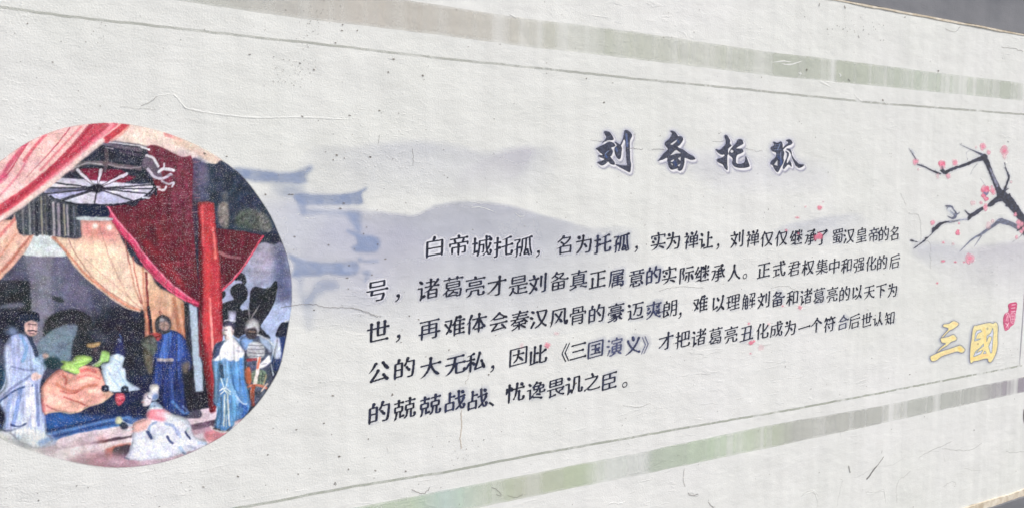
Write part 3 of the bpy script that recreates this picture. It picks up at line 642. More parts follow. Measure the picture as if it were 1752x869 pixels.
# lantern canopy and wheel
P.poly(a_([(330, 560), (480, 430), (620, 310), (760, 195), (900, 190), (1060, 225), (1110, 300), (1130, 430), (1150, 560), (1060, 620), (900, 655), (730, 660), (520, 650), (370, 600)]), (34, 40, 56), .8, lab=CANOPY, var=.35, vs=5)
P.poly(a_([(590, 395), (690, 385), (760, 390), (890, 395), (960, 440), (1010, 450), (900, 500), (760, 520), (660, 480)]), (120, 28, 56), 1, lab=CANOPY, var=.25, vs=5)
for q, cc, w in (([(540, 400), (600, 355), (700, 345), (790, 350), (900, 370), (1040, 385)], (112, 98, 106), 30), ([(540, 390), (640, 348), (760, 356)], (176, 170, 178), 8), ([(800, 355), (950, 385), (1050, 370)], (168, 158, 168), 8), ([(770, 200), (900, 225), (1050, 250)], (104, 96, 112), 26),
                 ([(790, 250), (795, 330), (780, 400)], (96, 84, 92), 26), ([(780, 190), (900, 200), (1060, 225), (1110, 250)], (226, 222, 230), 12), ([(780, 232), (840, 238)], (178, 172, 184), 8), ([(900, 260), (1040, 290)], (70, 66, 84), 22), ([(860, 320), (1000, 340)], (48, 54, 70), 30)):
    P.stroke(a_(q), cc, w / 4.346, .9, .85)
hub = (722, 535)
def wheel(t, r): return (hub[0] + 10 + 415 * r * math.cos(t), hub[1] + (118 if math.sin(t) > 0 else 128) * r * math.sin(t))
P.poly(a_([wheel(t / 20 * math.pi, 1) for t in range(-1, 22)] + [(340, 470), (380, 450)]), (206, 206, 226), .8, lab=CANOPY, var=.12, vs=7)
for t0, t1, cc in ((3.28, 3.5, (224, 222, 232)), (3.58, 3.74, (214, 212, 224)), (5.98, 6.2, (222, 218, 230)), (6.24, 6.34, (228, 224, 234))): P.poly(a_([hub, wheel(t0, 1.0), wheel(t1, 1.0)]), cc, .6, sm=False)
P.poly(a_([hub, wheel(3.2, 1), wheel(2.8, 1)]), (96, 98, 132), 1.2, .9, sm=False); P.poly(a_([hub, wheel(2.8, 1), wheel(2.32, 1)]), (150, 152, 196), 1.4, .8, sm=False, var=.3, vs=3); P.poly(a_([hub, wheel(1.6, 1), wheel(1.0, 1)]), (176, 178, 220), 2, .7, sm=False)
for e in ((575, 398), (752, 398), (940, 428)): P.stroke(a_([(hub[0] + (e[0] - hub[0]) * .25, hub[1] + (e[1] - hub[1]) * .25), e]), (214, 212, 226), 5.4, .5, .95)
for e in ((560, 415), (600, 392), (735, 396), (775, 392), (925, 408), (955, 440)): P.stroke(a_([hub, e]), (40, 34, 46), 1.2, .4, .8)
for t in (-.22, .02, .36, .9, 1.64, 2.3, 2.8, 3.2, 3.55): P.stroke(a_([hub, wheel(t, 1.0)]), (34, 36, 48), (22 if t == 2.3 else 12) / 4.346, .5, .9)
P.blob(*a_([hub])[0], 13, 7.5, (30, 32, 44), 1)
P.stroke(a_([(375, 590), (440, 625), (560, 650), (730, 658), (900, 650), (1040, 615), (1120, 560), (1150, 520)]), (28, 30, 42), 3.4, .6, 1, lab=CANOPY)
P.stroke(a_([(1000, 400), (1080, 450), (1150, 520), (1160, 580)]), (28, 32, 44), 4.5, .7, 1, lab=CANOPY)
P.poly(a_([(1080, 290), (1120, 300), (1190, 390), (1200, 470), (1130, 440), (1060, 370)]), (96, 84, 104), .9, lab=CANOPY, var=.2, vs=4)
for q, w, cc in (([(1090, 290), (1140, 310), (1175, 370)], 20, (222, 222, 232)), ([(1100, 390), (1150, 450), (1210, 460), (1270, 430)], 20, (206, 200, 218)), ([(1180, 410), (1220, 390), (1290, 400)], 22, (226, 226, 236)), ([(1220, 390), (1222, 350)], 13, (220, 220, 230)),
                 ([(1200, 480), (1250, 500), (1290, 490), (1280, 520)], 15, (200, 196, 212)), ([(1180, 540), (1220, 545), (1235, 520)], 15, (226, 222, 236)), ([(1050, 230), (1110, 245)], 12, (222, 220, 230)), ([(1240, 440), (1280, 435)], 12, (150, 140, 160)), ([(1060, 600), (1110, 605)], 14, (200, 200, 212))):
    P.stroke(a_(q), cc, w / 4.346, .7, .95, lab=CANOPY)
# valance
P.poly(a_([(105, 705), (200, 640), (310, 562), (380, 600), (520, 650), (590, 660)]) + c_([(600, -10), (605, 112), (560, 120), (480, 110), (400, 100), (270, 95), (200, 98), (150, 70), (130, 40)]), (60, 66, 76), .8, lab=VALANCE, sm=False, var=.2, vs=5)
for x, w, cc, t in ((165, 16, (118, 118, 122), 680), (215, 14, (140, 140, 142), 640), (250, 10, (96, 98, 104), 620), (305, 14, (150, 146, 128), 600), (335, 10, (100, 98, 92), 600), (395, 18, (178, 172, 180), 640), (432, 20, (158, 148, 162), 650), (475, 12, (168, 160, 140), 655), (498, 14, (164, 158, 168), 660), (548, 8, (104, 112, 134), 670), (585, 6, (90, 98, 118), 680)):
    P.stroke(a_([(x, t), (x + 6, 780), (x + 10, 880)]), cc, w / 4.346, 1.3, .85)
for x, w in ((270, 22), (365, 16), (455, 12), (525, 16)): P.stroke(a_([(x, 640), (x + 4, 880)]), (30, 36, 48), w / 4.346, 1.2, .85)
P.poly(a_([(592, 655), (780, 662), (805, 745), (600, 740)]), (22, 32, 56), .8, lab=BG); P.poly(a_([(592, 744), (815, 752), (820, 772), (596, 770)]), (190, 202, 206), .8, lab=BG)
# pillar + white panel
P.poly(d_([(362, 515), (420, 540), (430, 700), (440, 880)]) + k_([(940, 400), (942, 512), (908, 515), (892, 300)]), (164, 184, 204), .8, lab=PANEL, sm=False, var=.06, vs=12)
P.stroke(k_([(862, 110), (872, 300), (890, 560)]), (24, 26, 36), 6, 1.2, .9)
PX = b_([(425, 560), (440, 548), (500, 545), (548, 556)]) + d_([(568, 0), (590, 200), (606, 420), (610, 600), (612, 800)]) + k_([(1035, 430), (1010, 560), (1000, 606), (975, 608), (965, 520), (945, 400), (932, 260), (928, 130), (932, 0)])
P.poly(PX, (184, 48, 58), .7, lab=PILLAR, sm=False, var=.1, vs=8)
P.stroke(d_([(452, -60), (450, 200), (452, 500), (448, 700), (455, 900)]), (118, 20, 34), 7, 2.5, .85); P.stroke(k_([(948, 300), (965, 420), (985, 600)]), (112, 20, 32), 9, 2.5, .85)
P.stroke(b_([(462, 570), (462, 700), (465, 869)]), (226, 88, 90), 4.5, 1.8, .8); P.stroke(d_([(540, -40), (552, 60), (560, 180)]), (240, 120, 116), 4, 1.4, .85); P.stroke(d_([(515, 480), (522, 600), (535, 760), (538, 869)]), (244, 156, 150), 4.2, 1.3, .9)
P.stroke(d_([(590, 300), (600, 500), (604, 760)]), (150, 24, 38), 4, 1.6, .7); P.stroke(d_([(500, 0), (505, 300), (500, 869)]), (216, 56, 60), 7, 3, .6); P.stroke(b_([(435, 556), (500, 552), (545, 562)]), (232, 100, 100), 2.4, .8, .8)
# red swag, upper left
P.poly(a_([(-700, 200), (0, 100), (420, -60), (700, -60), (985, -40), (955, 75), (900, 140), (855, 180), (765, 190), (620, 310), (480, 430), (400, 500), (310, 562), (100, 708), (0, 778), (-300, 950), (-700, 900)]), (232, 182, 178), .8, lab=SWAG, var=.05, vs=12)
for q, cc, w, s_, al in (([(-200, 860), (0, 700), (200, 560), (400, 400), (560, 250), (700, 90), (760, 30)], (186, 44, 66), 74, 4, .85), ([(-100, 800), (60, 660), (260, 500), (440, 330), (560, 200), (680, 60)], (160, 30, 52), 30, 3, .7),
                         ([(0, 740), (200, 610), (330, 500), (520, 330), (700, 170), (860, 50)], (206, 70, 92), 40, 4, .8), ([(100, 690), (300, 530), (500, 360), (720, 180), (830, 60)], (236, 150, 158), 26, 5, .75), ([(520, 300), (640, 200), (800, 60)], (168, 34, 58), 22, 3, .75),
                         ([(790, 175), (860, 120), (940, 60)], (186, 44, 60), 50, 3, .9), ([(830, 180), (890, 140), (960, 70)], (236, 160, 148), 22, 4, .7), ([(-200, 560), (0, 440), (90, 330), (190, 200)], (196, 66, 96), 36, 4, .8), ([(-100, 560), (60, 420), (140, 300), (210, 190)], (188, 50, 76), 10, 1.6, .8),
                         ([(0, 430), (60, 330), (140, 230)], (236, 170, 170), 18, 4, .7), ([(-60, 650), (140, 430), (240, 250), (320, 150)], (214, 110, 128), 16, 3, .7), ([(180, 330), (260, 220), (340, 140)], (206, 78, 96), 22, 3, .75), ([(0, 620), (200, 440), (300, 350)], (240, 200, 196), 34, 6, .7),
                         ([(200, 450), (330, 310), (420, 210), (520, 85)], (176, 60, 80), 9, 1.2, .85), ([(180, 470), (340, 320), (460, 200), (560, 100)], (240, 196, 192), 24, 4, .6), ([(300, 400), (440, 250), (600, 80)], (214, 96, 112), 18, 3, .65), ([(0, 480), (40, 440)], (206, 50, 100), 40, 5, .6)):
    P.stroke(a_(q), cc, w / 4.346, s_ / 2, al)
P.stroke(a_([(-200, 880), (0, 762), (120, 686), (310, 545), (480, 412), (620, 295), (760, 180)]), (234, 206, 198), 9, 2.5, .9)
# ---- left scholar
P.poly(e_([(-80, 470), (0, 420), (20, 330), (20, 250), (45, 180), (110, 155), (180, 200), (210, 280), (235, 340), (222, 400), (215, 470), (240, 600), (240, 690), (190, 740), (90, 700), (0, 690), (20, 600), (-30, 540), (-80, 560)]), (150, 166, 212), .9, lab=ROBE1, col2=(186, 200, 236), var=.12, vs=9)
P.poly(e_([(-100, 250), (10, 330), (30, 420), (0, 470), (-100, 520)]), (20, 48, 74), 3, .9, lab=BG); P.poly(e_([(-60, 560), (0, 530), (30, 600), (10, 660), (-60, 680)]), (20, 26, 48), 2, .9)
for q, cc, w, al in (([(40, 230), (50, 300), (40, 420), (0, 490)], (196, 206, 236), 34, .7), ([(150, 160), (185, 240), (200, 290)], (36, 48, 78), 22, .9), ([(110, 165), (140, 230), (120, 300)], (110, 160, 212), 20, .7), ([(90, 200), (100, 290)], (176, 184, 226), 30, .6),
                     ([(0, 500), (70, 440), (160, 380)], (98, 110, 156), 14, .7), ([(60, 330), (120, 345), (190, 350)], (104, 116, 160), 9, .7), ([(-20, 530), (60, 470), (120, 440), (170, 430)], (44, 66, 118), 12, .85), ([(60, 480), (40, 560), (30, 650)], (120, 146, 204), 24, .6),
                     ([(110, 450), (90, 550), (70, 640)], (88, 124, 196), 22, .6), ([(150, 420), (150, 540), (130, 640)], (214, 220, 240), 34, .8), ([(170, 450), (175, 560), (180, 640)], (232, 232, 242), 26, .8), ([(195, 430), (200, 560), (205, 640)], (104, 122, 176), 16, .8), ([(220, 500), (232, 600), (240, 650)], (120, 136, 186), 14, .7),
                     ([(60, 640), (100, 650), (135, 635)], (40, 58, 104), 10, .9), ([(0, 640), (20, 668), (70, 668), (110, 655)], (40, 60, 108), 12, .9), ([(190, 330), (200, 300), (220, 280)], (150, 176, 220), 30, .7)):
    P.stroke(e_(q), cc, w / 3.106, 1.2, al)
P.poly(e_([(40, 680), (130, 650), (200, 670), (270, 700), (280, 730), (200, 765), (120, 740), (60, 720)]), (214, 222, 228), 3, .95, lab=ROBE1); P.poly(e_([(60, 690), (100, 690), (110, 720), (80, 725)]), (150, 176, 204), 2.5, .8); P.poly(e_([(200, 730), (270, 700), (285, 715), (220, 750)]), (110, 150, 196), 2, .85)
P.poly(e_([(-100, 690), (0, 672), (60, 690), (120, 750), (200, 770), (180, 860), (-100, 860)]), (214, 216, 212), 5, 1, lab=FLOOR)
P.poly(e_([(170, 370), (200, 360), (222, 380), (205, 400), (172, 402)]), (222, 186, 176), 1, .95); P.poly(e_([(225, 265), (255, 262), (258, 285), (235, 290)]), (196, 158, 152), 1.4, .9); P.stroke(e_([(190, 300), (230, 320), (215, 355)]), (170, 196, 232), 12, 2, .8)
P.poly(e_([(25, 130), (60, 112), (100, 130), (90, 155), (50, 165), (25, 155)]), (96, 112, 146), 1.6, .9, lab=ROBE1)
P.poly(e_([(125, 110), (160, 85), (195, 95), (198, 125), (192, 160), (160, 168), (135, 150)]), (206, 166, 160), .9, lab=ROBE1)
P.poly(e_([(80, 70), (100, 45), (150, 38), (200, 45), (210, 75), (205, 92), (165, 84), (130, 100), (130, 140), (105, 140), (95, 100)]), (26, 34, 56), .9, lab=ROBE1, var=.3, vs=4)
P.stroke(e_([(150, 105), (190, 108)]), (70, 50, 60), 1.6, .6, .85); P.stroke(e_([(150, 140), (175, 138), (192, 142)]), (50, 40, 52), 2.6, .7, .9); P.stroke(e_([(160, 152), (180, 156)]), (90, 66, 78), 2.4, .8, .8); P.stroke(e_([(178, 112), (184, 128)]), (226, 190, 182), 1.6, .5, .8)
P.poly(e_([(240, 290), (290, 278), (325, 300), (318, 335), (270, 345), (235, 320)]), (24, 52, 58), 2, .9, lab=BG)
# ---- lying figure: green robe, rose blanket
P.poly(f_([(50, 620), (70, 560), (150, 470), (210, 440), (280, 470), (340, 480), (360, 430), (420, 405), (500, 420), (540, 450), (575, 540), (600, 600), (650, 635), (590, 690), (500, 735), (420, 750), (380, 790), (300, 800), (210, 785), (120, 800), (80, 815), (55, 740)]), (226, 148, 136), .8, lab=LYING, col2=(234, 176, 160), var=.12, vs=9)
for q, cc, w, al in (([(230, 480), (260, 530), (250, 560)], (186, 84, 76), 22, .7), ([(180, 560), (240, 600), (330, 620), (420, 580), (500, 570)], (188, 100, 80), 26, .7), ([(210, 620), (300, 640), (360, 620)], (160, 70, 60), 14, .7), ([(240, 670), (330, 700), (430, 740)], (164, 64, 62), 11, .85),
                     ([(90, 640), (160, 680), (250, 740)], (240, 196, 178), 34, .6), ([(300, 560), (400, 540), (480, 520)], (240, 190, 172), 26, .6), ([(380, 450), (440, 440), (500, 460)], (196, 66, 72), 26, .65), ([(350, 510), (440, 490), (540, 520)], (206, 96, 96), 18, .6), ([(450, 620), (540, 620), (620, 640)], (242, 202, 180), 30, .7),
                     ([(60, 690), (70, 780)], (206, 96, 110), 26, .6), ([(90, 735), (160, 770), (230, 790)], (150, 60, 66), 8, .8), ([(80, 560), (130, 500), (200, 450)], (196, 110, 98), 12, .6), ([(90, 800), (200, 788), (300, 802), (400, 770), (450, 742), (560, 710), (640, 645)], (240, 214, 170), 7, .85)):
    P.stroke(f_(q), cc, w / 4.83, 1.6, al)
P.poly(f_([(215, 370), (300, 370), (340, 330), (400, 320), (460, 335), (470, 365), (420, 400), (360, 430), (370, 460), (340, 480), (280, 460), (210, 430), (235, 400)]), (160, 206, 104), .9, lab=LYING, var=.16, vs=6)
P.poly(f_([(545, 290), (615, 300), (610, 370), (560, 385), (520, 420), (480, 405), (530, 360)]), (156, 202, 110), .9, lab=LYING, var=.12, vs=6); P.stroke(f_([(330, 400), (400, 390), (450, 370)]), (104, 152, 60), 2.4, 1.2, .7); P.stroke(f_([(250, 430), (330, 450)]), (206, 232, 150), 3, 1.2, .7); P.stroke(f_([(480, 405), (540, 370)]), (206, 214, 190), 3, 1.2, .7)
P.poly(f_([(460, 262), (530, 262), (545, 300), (520, 350), (480, 340), (455, 300)]), (56, 50, 62), 1.6, .95, lab=LYING); P.poly(f_([(430, 230), (480, 222), (535, 215), (530, 245), (480, 262), (432, 255)]), (212, 166, 106), .9, lab=LYING); P.stroke(f_([(440, 240), (525, 228)]), (240, 206, 160), 2, .7, .8)
P.blob(*f_([(500, 285)])[0], 3.2, 2.2, (120, 100, 104), .9, .8)
P.poly(f_([(665, 640), (730, 635), (745, 690), (700, 740), (680, 730), (662, 690)]), (206, 72, 92), .8, lab=LYING); P.stroke(f_([(670, 670), (730, 660)]), (232, 130, 140), 2.2, .7, .8); P.stroke(f_([(690, 700), (730, 690)]), (130, 26, 50), 2, .7, .8)
# ---- seated figure in pale blue
P.poly(f_([(690, 190), (720, 180), (735, 240), (745, 330), (700, 340), (650, 300), (665, 240)]), (34, 42, 92), 1.6, .95, lab=SEATED); P.blob(*f_([(700, 100)])[0], 5, 5.5, (52, 44, 56), 1.6, .9, lab=SEATED); P.poly(f_([(680, 185), (715, 195), (705, 215)]), (150, 170, 206), .8, .8); P.stroke(f_([(700, 150), (716, 185)]), (60, 100, 160), 2, .8, .8)
P.poly(f_([(625, 330), (680, 315), (735, 340), (725, 420), (745, 440), (760, 530), (800, 560), (870, 600), (850, 615), (760, 625), (640, 628), (600, 600), (570, 530), (550, 440), (550, 400), (610, 380)]), (192, 212, 234), .8, lab=SEATED, var=.12, vs=6)
for q in ([(600, 440), (640, 520), (700, 590)], [(680, 420), (710, 500), (760, 580)], [(560, 420), (590, 500)], [(640, 350), (700, 380)]): P.stroke(f_(q), (146, 178, 216), 2.4, 1.2, .7)
for x, y in ((580, 600), (742, 607)): P.poly(f_([(x - 25, y - 24), (x + 25, y - 24), (x + 25, y + 22), (x - 25, y + 22)]), (24, 34, 56), .6, lab=SEATED); P.blob(*f_([(x + 4, y)])[0], 1.8, 1.5, (150, 170, 196), .6)
P.stroke(f_([(640, 632), (760, 628), (870, 612)]), (20, 26, 44), 1.6, .6, .9)
# ---- bearded man in blue with helmet
P.poly(k_([(700, 270), (740, 250), (780, 225), (830, 240), (865, 280), (890, 370), (880, 420), (850, 410), (855, 500), (870, 590), (880, 620), (850, 630), (790, 610), (740, 590), (700, 560), (705, 440), (715, 360), (690, 300)]), (34, 62, 140), .9, lab=ARMOR, col2=(28, 42, 96), var=.3, vs=7)
for q, cc, w, al in (([(780, 250), (770, 310), (760, 350)], (70, 116, 202), 40, .7), ([(830, 260), (840, 320), (830, 360)], (60, 96, 180), 26, .7), ([(735, 365), (800, 368)], (168, 156, 150), 16, .9), ([(735, 380), (800, 382)], (30, 34, 60), 6, .8), ([(760, 400), (755, 500), (750, 590)], (20, 30, 74), 14, .7),
                     ([(790, 400), (800, 500), (810, 600)], (60, 90, 168), 12, .6), ([(820, 420), (835, 520), (860, 600)], (22, 34, 84), 12, .7), ([(730, 420), (722, 520)], (48, 76, 150), 14, .6), ([(800, 560), (850, 610), (875, 612)], (84, 130, 200), 14, .7), ([(850, 580), (870, 600)], (130, 160, 210), 8, .7)):
    P.stroke(k_(q), cc, w / 2.716, 1.5, al)
P.poly(k_([(720, 210), (725, 175), (755, 158), (785, 170), (795, 205), (785, 235), (760, 245), (730, 240)]), (74, 72, 82), .9, lab=ARMOR, var=.2, vs=4); P.poly(k_([(740, 195), (765, 188), (785, 200), (780, 225), (755, 230), (742, 215)]), (166, 130, 120), 1.2, .9); P.stroke(k_([(740, 228), (760, 240), (785, 232)]), (44, 40, 50), 4.5, 1, .85); P.stroke(k_([(745, 160), (740, 140), (755, 150)]), (110, 60, 66), 2, .8, .8); P.blob(*k_([(752, 180)])[0], 5, 3, (186, 178, 180), 1.4, .8)
P.stroke(k_([(742, 205), (756, 203)]), (60, 44, 48), 1.2, .5, .8); P.stroke(k_([(766, 203), (780, 206)]), (60, 44, 48), 1.2, .5, .8)
P.poly(k_([(695, 245), (740, 240), (750, 260), (735, 280), (710, 262)]), (186, 60, 62), 1.2, .95); P.poly(k_([(655, 280), (700, 250), (730, 280), (725, 330), (700, 350), (670, 320)]), (88, 98, 88), 1.6, .95, lab=ARMOR, var=.4, vs=3)
P.poly(k_([(670, 320), (700, 340), (710, 420), (690, 430), (672, 380)]), (104, 96, 76), 1.8, .8, var=.3, vs=4); P.poly(k_([(850, 380), (880, 375), (880, 410), (860, 430), (845, 410)]), (116, 96, 84), 1.8, .85)
# ---- far right figure
P.poly(h_([(470, 185), (500, 165), (540, 165), (560, 300), (520, 400), (460, 440), (410, 450), (420, 380), (440, 300), (450, 240)]), (66, 92, 150), .9, lab=EDGE_M, col2=(30, 44, 84), var=.3, vs=6); P.poly(h_([(455, 200), (480, 170), (525, 180), (520, 245), (490, 250), (450, 255), (440, 240)]), (24, 32, 54), .8, lab=EDGE_M); P.poly(h_([(440, 260), (460, 260), (470, 340), (455, 380), (425, 360), (420, 300)]), (206, 216, 236), 1, .9); P.stroke(h_([(495, 165), (530, 160)]), (214, 220, 234), 3.6, 1, .9)
P.poly(h_([(470, 262), (505, 255), (500, 320), (480, 360)]), (30, 50, 100), 1, .9)
# ---- armoured warrior
P.poly(h_([(240, 260), (280, 245), (340, 235), (400, 260), (420, 330), (410, 420), (420, 480), (390, 560), (330, 640), (260, 660), (250, 560), (240, 440), (230, 340)]), (62, 70, 92), .9, lab=WARRIOR, var=.35, vs=5)
P.poly(h_([(240, 250), (290, 240), (310, 290), (270, 330), (230, 300)]), (112, 152, 206), 1, .9, var=.2, vs=5); P.poly(h_([(290, 290), (350, 285), (375, 320), (365, 370), (280, 365)]), (186, 190, 196), 1, .95, var=.2, vs=4)
for y in (300, 322, 344, 362): P.stroke(h_([(285, y), (330, y + 3), (370, y)]), (92, 96, 108), 1.8, .6, .8)
P.poly(h_([(350, 250), (410, 265), (430, 300), (415, 340), (380, 310), (355, 280)]), (164, 184, 216), 1, .9); P.stroke(h_([(330, 240), (390, 262), (425, 300)]), (226, 230, 238), 2.4, .8, .9); P.stroke(h_([(280, 385), (330, 380)]), (150, 52, 56), 4.5, 1, .9)
P.poly(h_([(380, 380), (405, 358), (412, 395), (395, 410), (365, 430), (345, 430), (350, 408)]), (222, 224, 230), .8, .95, lab=WARRIOR); P.stroke(h_([(360, 410), (390, 405)]), (110, 114, 130), 1.2, .5, .8)
P.poly(h_([(262, 440), (290, 425), (305, 480), (295, 520), (275, 520), (262, 480)]), (186, 92, 60), 1, .95); P.poly(h_([(320, 440), (380, 450), (385, 500), (350, 540), (310, 520), (300, 470)]), (110, 128, 104), 1, .9, var=.3, vs=3)
for q in ([(310, 470), (380, 480)], [(310, 490), (370, 505)], [(340, 445), (345, 530)], [(365, 455), (360, 520)]): P.stroke(h_(q), (44, 56, 60), 1.3, .5, .8)
P.poly(h_([(265, 215), (275, 165), (310, 145), (340, 165), (348, 210), (335, 240), (320, 210), (290, 215), (280, 240)]), (186, 186, 196), .8, lab=WARRIOR, var=.15, vs=4); P.poly(h_([(272, 215), (300, 200), (330, 210), (330, 250), (300, 268), (275, 255)]), (52, 44, 52), 1, .95, lab=WARRIOR); P.stroke(h_([(290, 222), (320, 224)]), (150, 116, 106), 2.4, .9, .8)
P.stroke(h_([(290, 145, 1.4), (287, 110, 2.2), (278, 78, .6)]), (206, 206, 220), None, .6, .95, lab=WARRIOR); P.stroke(h_([(300, 145, 1.4), (325, 105, 2.6), (348, 70, .5)]), (214, 214, 224), None, .6, .95, lab=WARRIOR)
for q, cc, w in (([(345, 375), (335, 450), (322, 520)], (232, 222, 216), 20), ([(348, 372), (335, 430)], (206, 110, 84), 14), ([(270, 545), (300, 530), (345, 530), (385, 545)], (196, 108, 88), 13), ([(312, 535), (308, 600), (310, 640)], (150, 66, 48), 22), ([(300, 545), (296, 640)], (206, 130, 110), 5), ([(415, 410), (425, 470)], (196, 206, 222), 7), ([(385, 470), (370, 530)], (170, 150, 120), 8), ([(392, 520), (360, 560)], (206, 176, 168), 8)):
    P.stroke(h_(q), cc, w / 3.344, .7, .95)
# ---- man with tall hat, pale collar, blue robe
P.poly(h_([(80, 370), (90, 300), (130, 280), (160, 270), (210, 260), (245, 310), (260, 370), (262, 480), (290, 590), (300, 640), (260, 710), (200, 740), (180, 790), (110, 785), (90, 760), (110, 660), (85, 630), (88, 500), (75, 400)]), (88, 136, 186), .9, lab=HAT, col2=(70, 122, 180), var=.2, vs=7)
P.poly(h_([(85, 320), (130, 280), (140, 340), (90, 375)]), (44, 54, 92), 1.2, .9)
P.poly(h_([(135, 300), (160, 265), (200, 255), (235, 300), (262, 340), (240, 380), (200, 395), (150, 385), (90, 390), (75, 385), (110, 360)]), (226, 228, 236), .9, lab=HAT, var=.06, vs=6)
for q, cc, w, al in (([(150, 390), (160, 480), (190, 560), (230, 630)], (128, 176, 226), 34, .8), ([(200, 400), (215, 500), (260, 620)], (84, 140, 210), 28, .8), ([(240, 380), (250, 500), (270, 610)], (60, 116, 190), 16, .8), ([(180, 400), (200, 520), (240, 620)], (40, 88, 150), 6, .7), ([(225, 410), (240, 520)], (50, 96, 160), 5, .7),
                     ([(120, 410), (110, 500), (105, 620)], (60, 96, 130), 20, .8), ([(95, 420), (98, 520), (95, 620)], (120, 168, 206), 16, .7), ([(130, 420), (135, 480)], (28, 44, 70), 20, .85), ([(110, 640), (112, 740)], (84, 150, 206), 20, .8), ([(200, 600), (200, 680), (190, 750)], (96, 160, 214), 26, .8), ([(240, 640), (270, 660), (255, 700)], (40, 84, 160), 24, .85),
                     ([(215, 590), (250, 632), (275, 635)], (190, 214, 240), 8, .8), ([(130, 600), (130, 750)], (52, 84, 116), 12, .8), ([(125, 490), (145, 540), (150, 560)], (214, 224, 226), 6, .9), ([(165, 490), (155, 540)], (214, 224, 226), 6, .9), ([(148, 585), (146, 680), (144, 760)], (206, 214, 206), 9, .9), ([(165, 585), (170, 680), (175, 760)], (214, 220, 212), 9, .9),
                     ([(157, 620), (157, 690)], (80, 110, 120), 8, .8), ([(157, 700), (158, 770)], (190, 204, 200), 6, .8), ([(70, 765), (110, 790), (170, 795)], (196, 190, 190), 12, .9), ([(85, 775), (120, 785)], (70, 60, 66), 8, .85), ([(160, 790), (185, 770)], (74, 66, 74), 8, .85), ([(215, 330), (245, 340)], (150, 164, 190), 6, .7), ([(160, 320), (170, 380)], (196, 200, 214), 6, .6)):
    P.stroke(h_(q), cc, w / 3.344, 1.0, al)
for q in ([(120, 560), (150, 545), (180, 565)], [(125, 580), (150, 560), (180, 580)], [(135, 545), (165, 580)]): P.stroke(h_(q), (222, 228, 222), 1.8, .5, .95)
P.poly(h_([(140, 195), (165, 182), (195, 195), (200, 230), (180, 265), (155, 270), (148, 250), (132, 230), (142, 215)]), (226, 212, 212), .8, lab=HAT); P.poly(h_([(140, 188), (150, 165), (200, 165), (210, 200), (195, 210), (180, 190), (145, 195)]), (62, 60, 84), .8, lab=HAT); P.poly(h_([(165, 105), (215, 102), (212, 155), (205, 170), (168, 158)]), (176, 178, 208), .8, lab=HAT, sm=False); P.stroke(h_([(150, 160), (180, 156), (208, 162)]), (206, 206, 222), 2.6, .8, .9)
P.stroke(h_([(145, 214), (160, 213)]), (60, 56, 70), 1.5, .5, .9); P.stroke(h_([(140, 242), (158, 245)]), (92, 80, 92), 1.8, .5, .8); P.stroke(h_([(190, 210), (192, 232)]), (150, 130, 140), 1.8, .6, .7); P.stroke(h_([(152, 262), (150, 250)]), (110, 96, 106), 1.6, .6, .7)
# ---- kneeling lady
P.poly(g_([(350, 385), (400, 375), (480, 375), (540, 420), (640, 450), (700, 490), (720, 570), (760, 620), (840, 650), (830, 690), (740, 720), (650, 745), (560, 775), (470, 790), (300, 805), (200, 800), (170, 785), (210, 690), (230, 580), (220, 540), (240, 490), (330, 465)]), (214, 218, 236), .9, lab=LADY, var=.05, vs=8)
P.poly(g_([(350, 460), (340, 420), (370, 390), (440, 378), (500, 390), (540, 440), (480, 480), (400, 470)]), (226, 120, 136), 1.6, .95); P.poly(g_([(420, 400), (520, 410), (560, 460), (440, 450)]), (232, 176, 184), 2.5, .8); P.poly(g_([(230, 500), (300, 465), (380, 470), (350, 540), (240, 575), (218, 550)]), (236, 178, 172), 1.6, .95)
P.poly(g_([(480, 400), (560, 430), (660, 470), (640, 500), (520, 490)]), (206, 216, 226), 2.5, .85)
for q, cc, w, al in (([(420, 490), (370, 520), (360, 590)], (128, 152, 190), 18, .85), ([(350, 570), (370, 600), (385, 620)], (34, 52, 110), 26, .9), ([(500, 500), (560, 520), (600, 590)], (140, 162, 204), 22, .85), ([(515, 610), (530, 640), (555, 660)], (40, 54, 104), 20, .9), ([(620, 500), (680, 560)], (232, 232, 240), 40, .7), ([(600, 560), (620, 610)], (156, 170, 210), 24, .8),
                     ([(665, 570), (680, 600), (700, 628)], (22, 34, 84), 16, .95), ([(690, 540), (670, 560)], (150, 176, 190), 14, .7), ([(400, 560), (400, 700), (410, 760)], (190, 200, 224), 16, .6), ([(230, 590), (215, 700), (190, 790)], (198, 202, 226), 20, .6), ([(620, 700), (640, 730), (655, 745)], (150, 180, 216), 30, .75), ([(690, 690), (740, 705)], (150, 160, 190), 26, .7), ([(770, 660), (830, 665)], (150, 180, 214), 24, .7), ([(800, 630), (830, 640)], (140, 120, 120), 8, .8),
                     ([(640, 740), (655, 745)], (50, 60, 90), 6, .8), ([(140, 480), (180, 500), (225, 515)], (206, 212, 232), 12, .95), ([(150, 545), (190, 555), (230, 545)], (222, 222, 230), 14, .9), ([(160, 780), (200, 800)], (70, 80, 120), 8, .7), ([(560, 650), (580, 600)], (196, 206, 230), 12, .7)):
    P.stroke(g_(q), cc, w / 4.827, 1.1, al)
P.poly(g_([(115, 500), (160, 490), (190, 520), (180, 545), (140, 550)]), (26, 34, 54), 1, .9); P.poly(g_([(180, 470), (230, 455), (260, 470), (220, 490)]), (90, 132, 196), 1.5, .8)
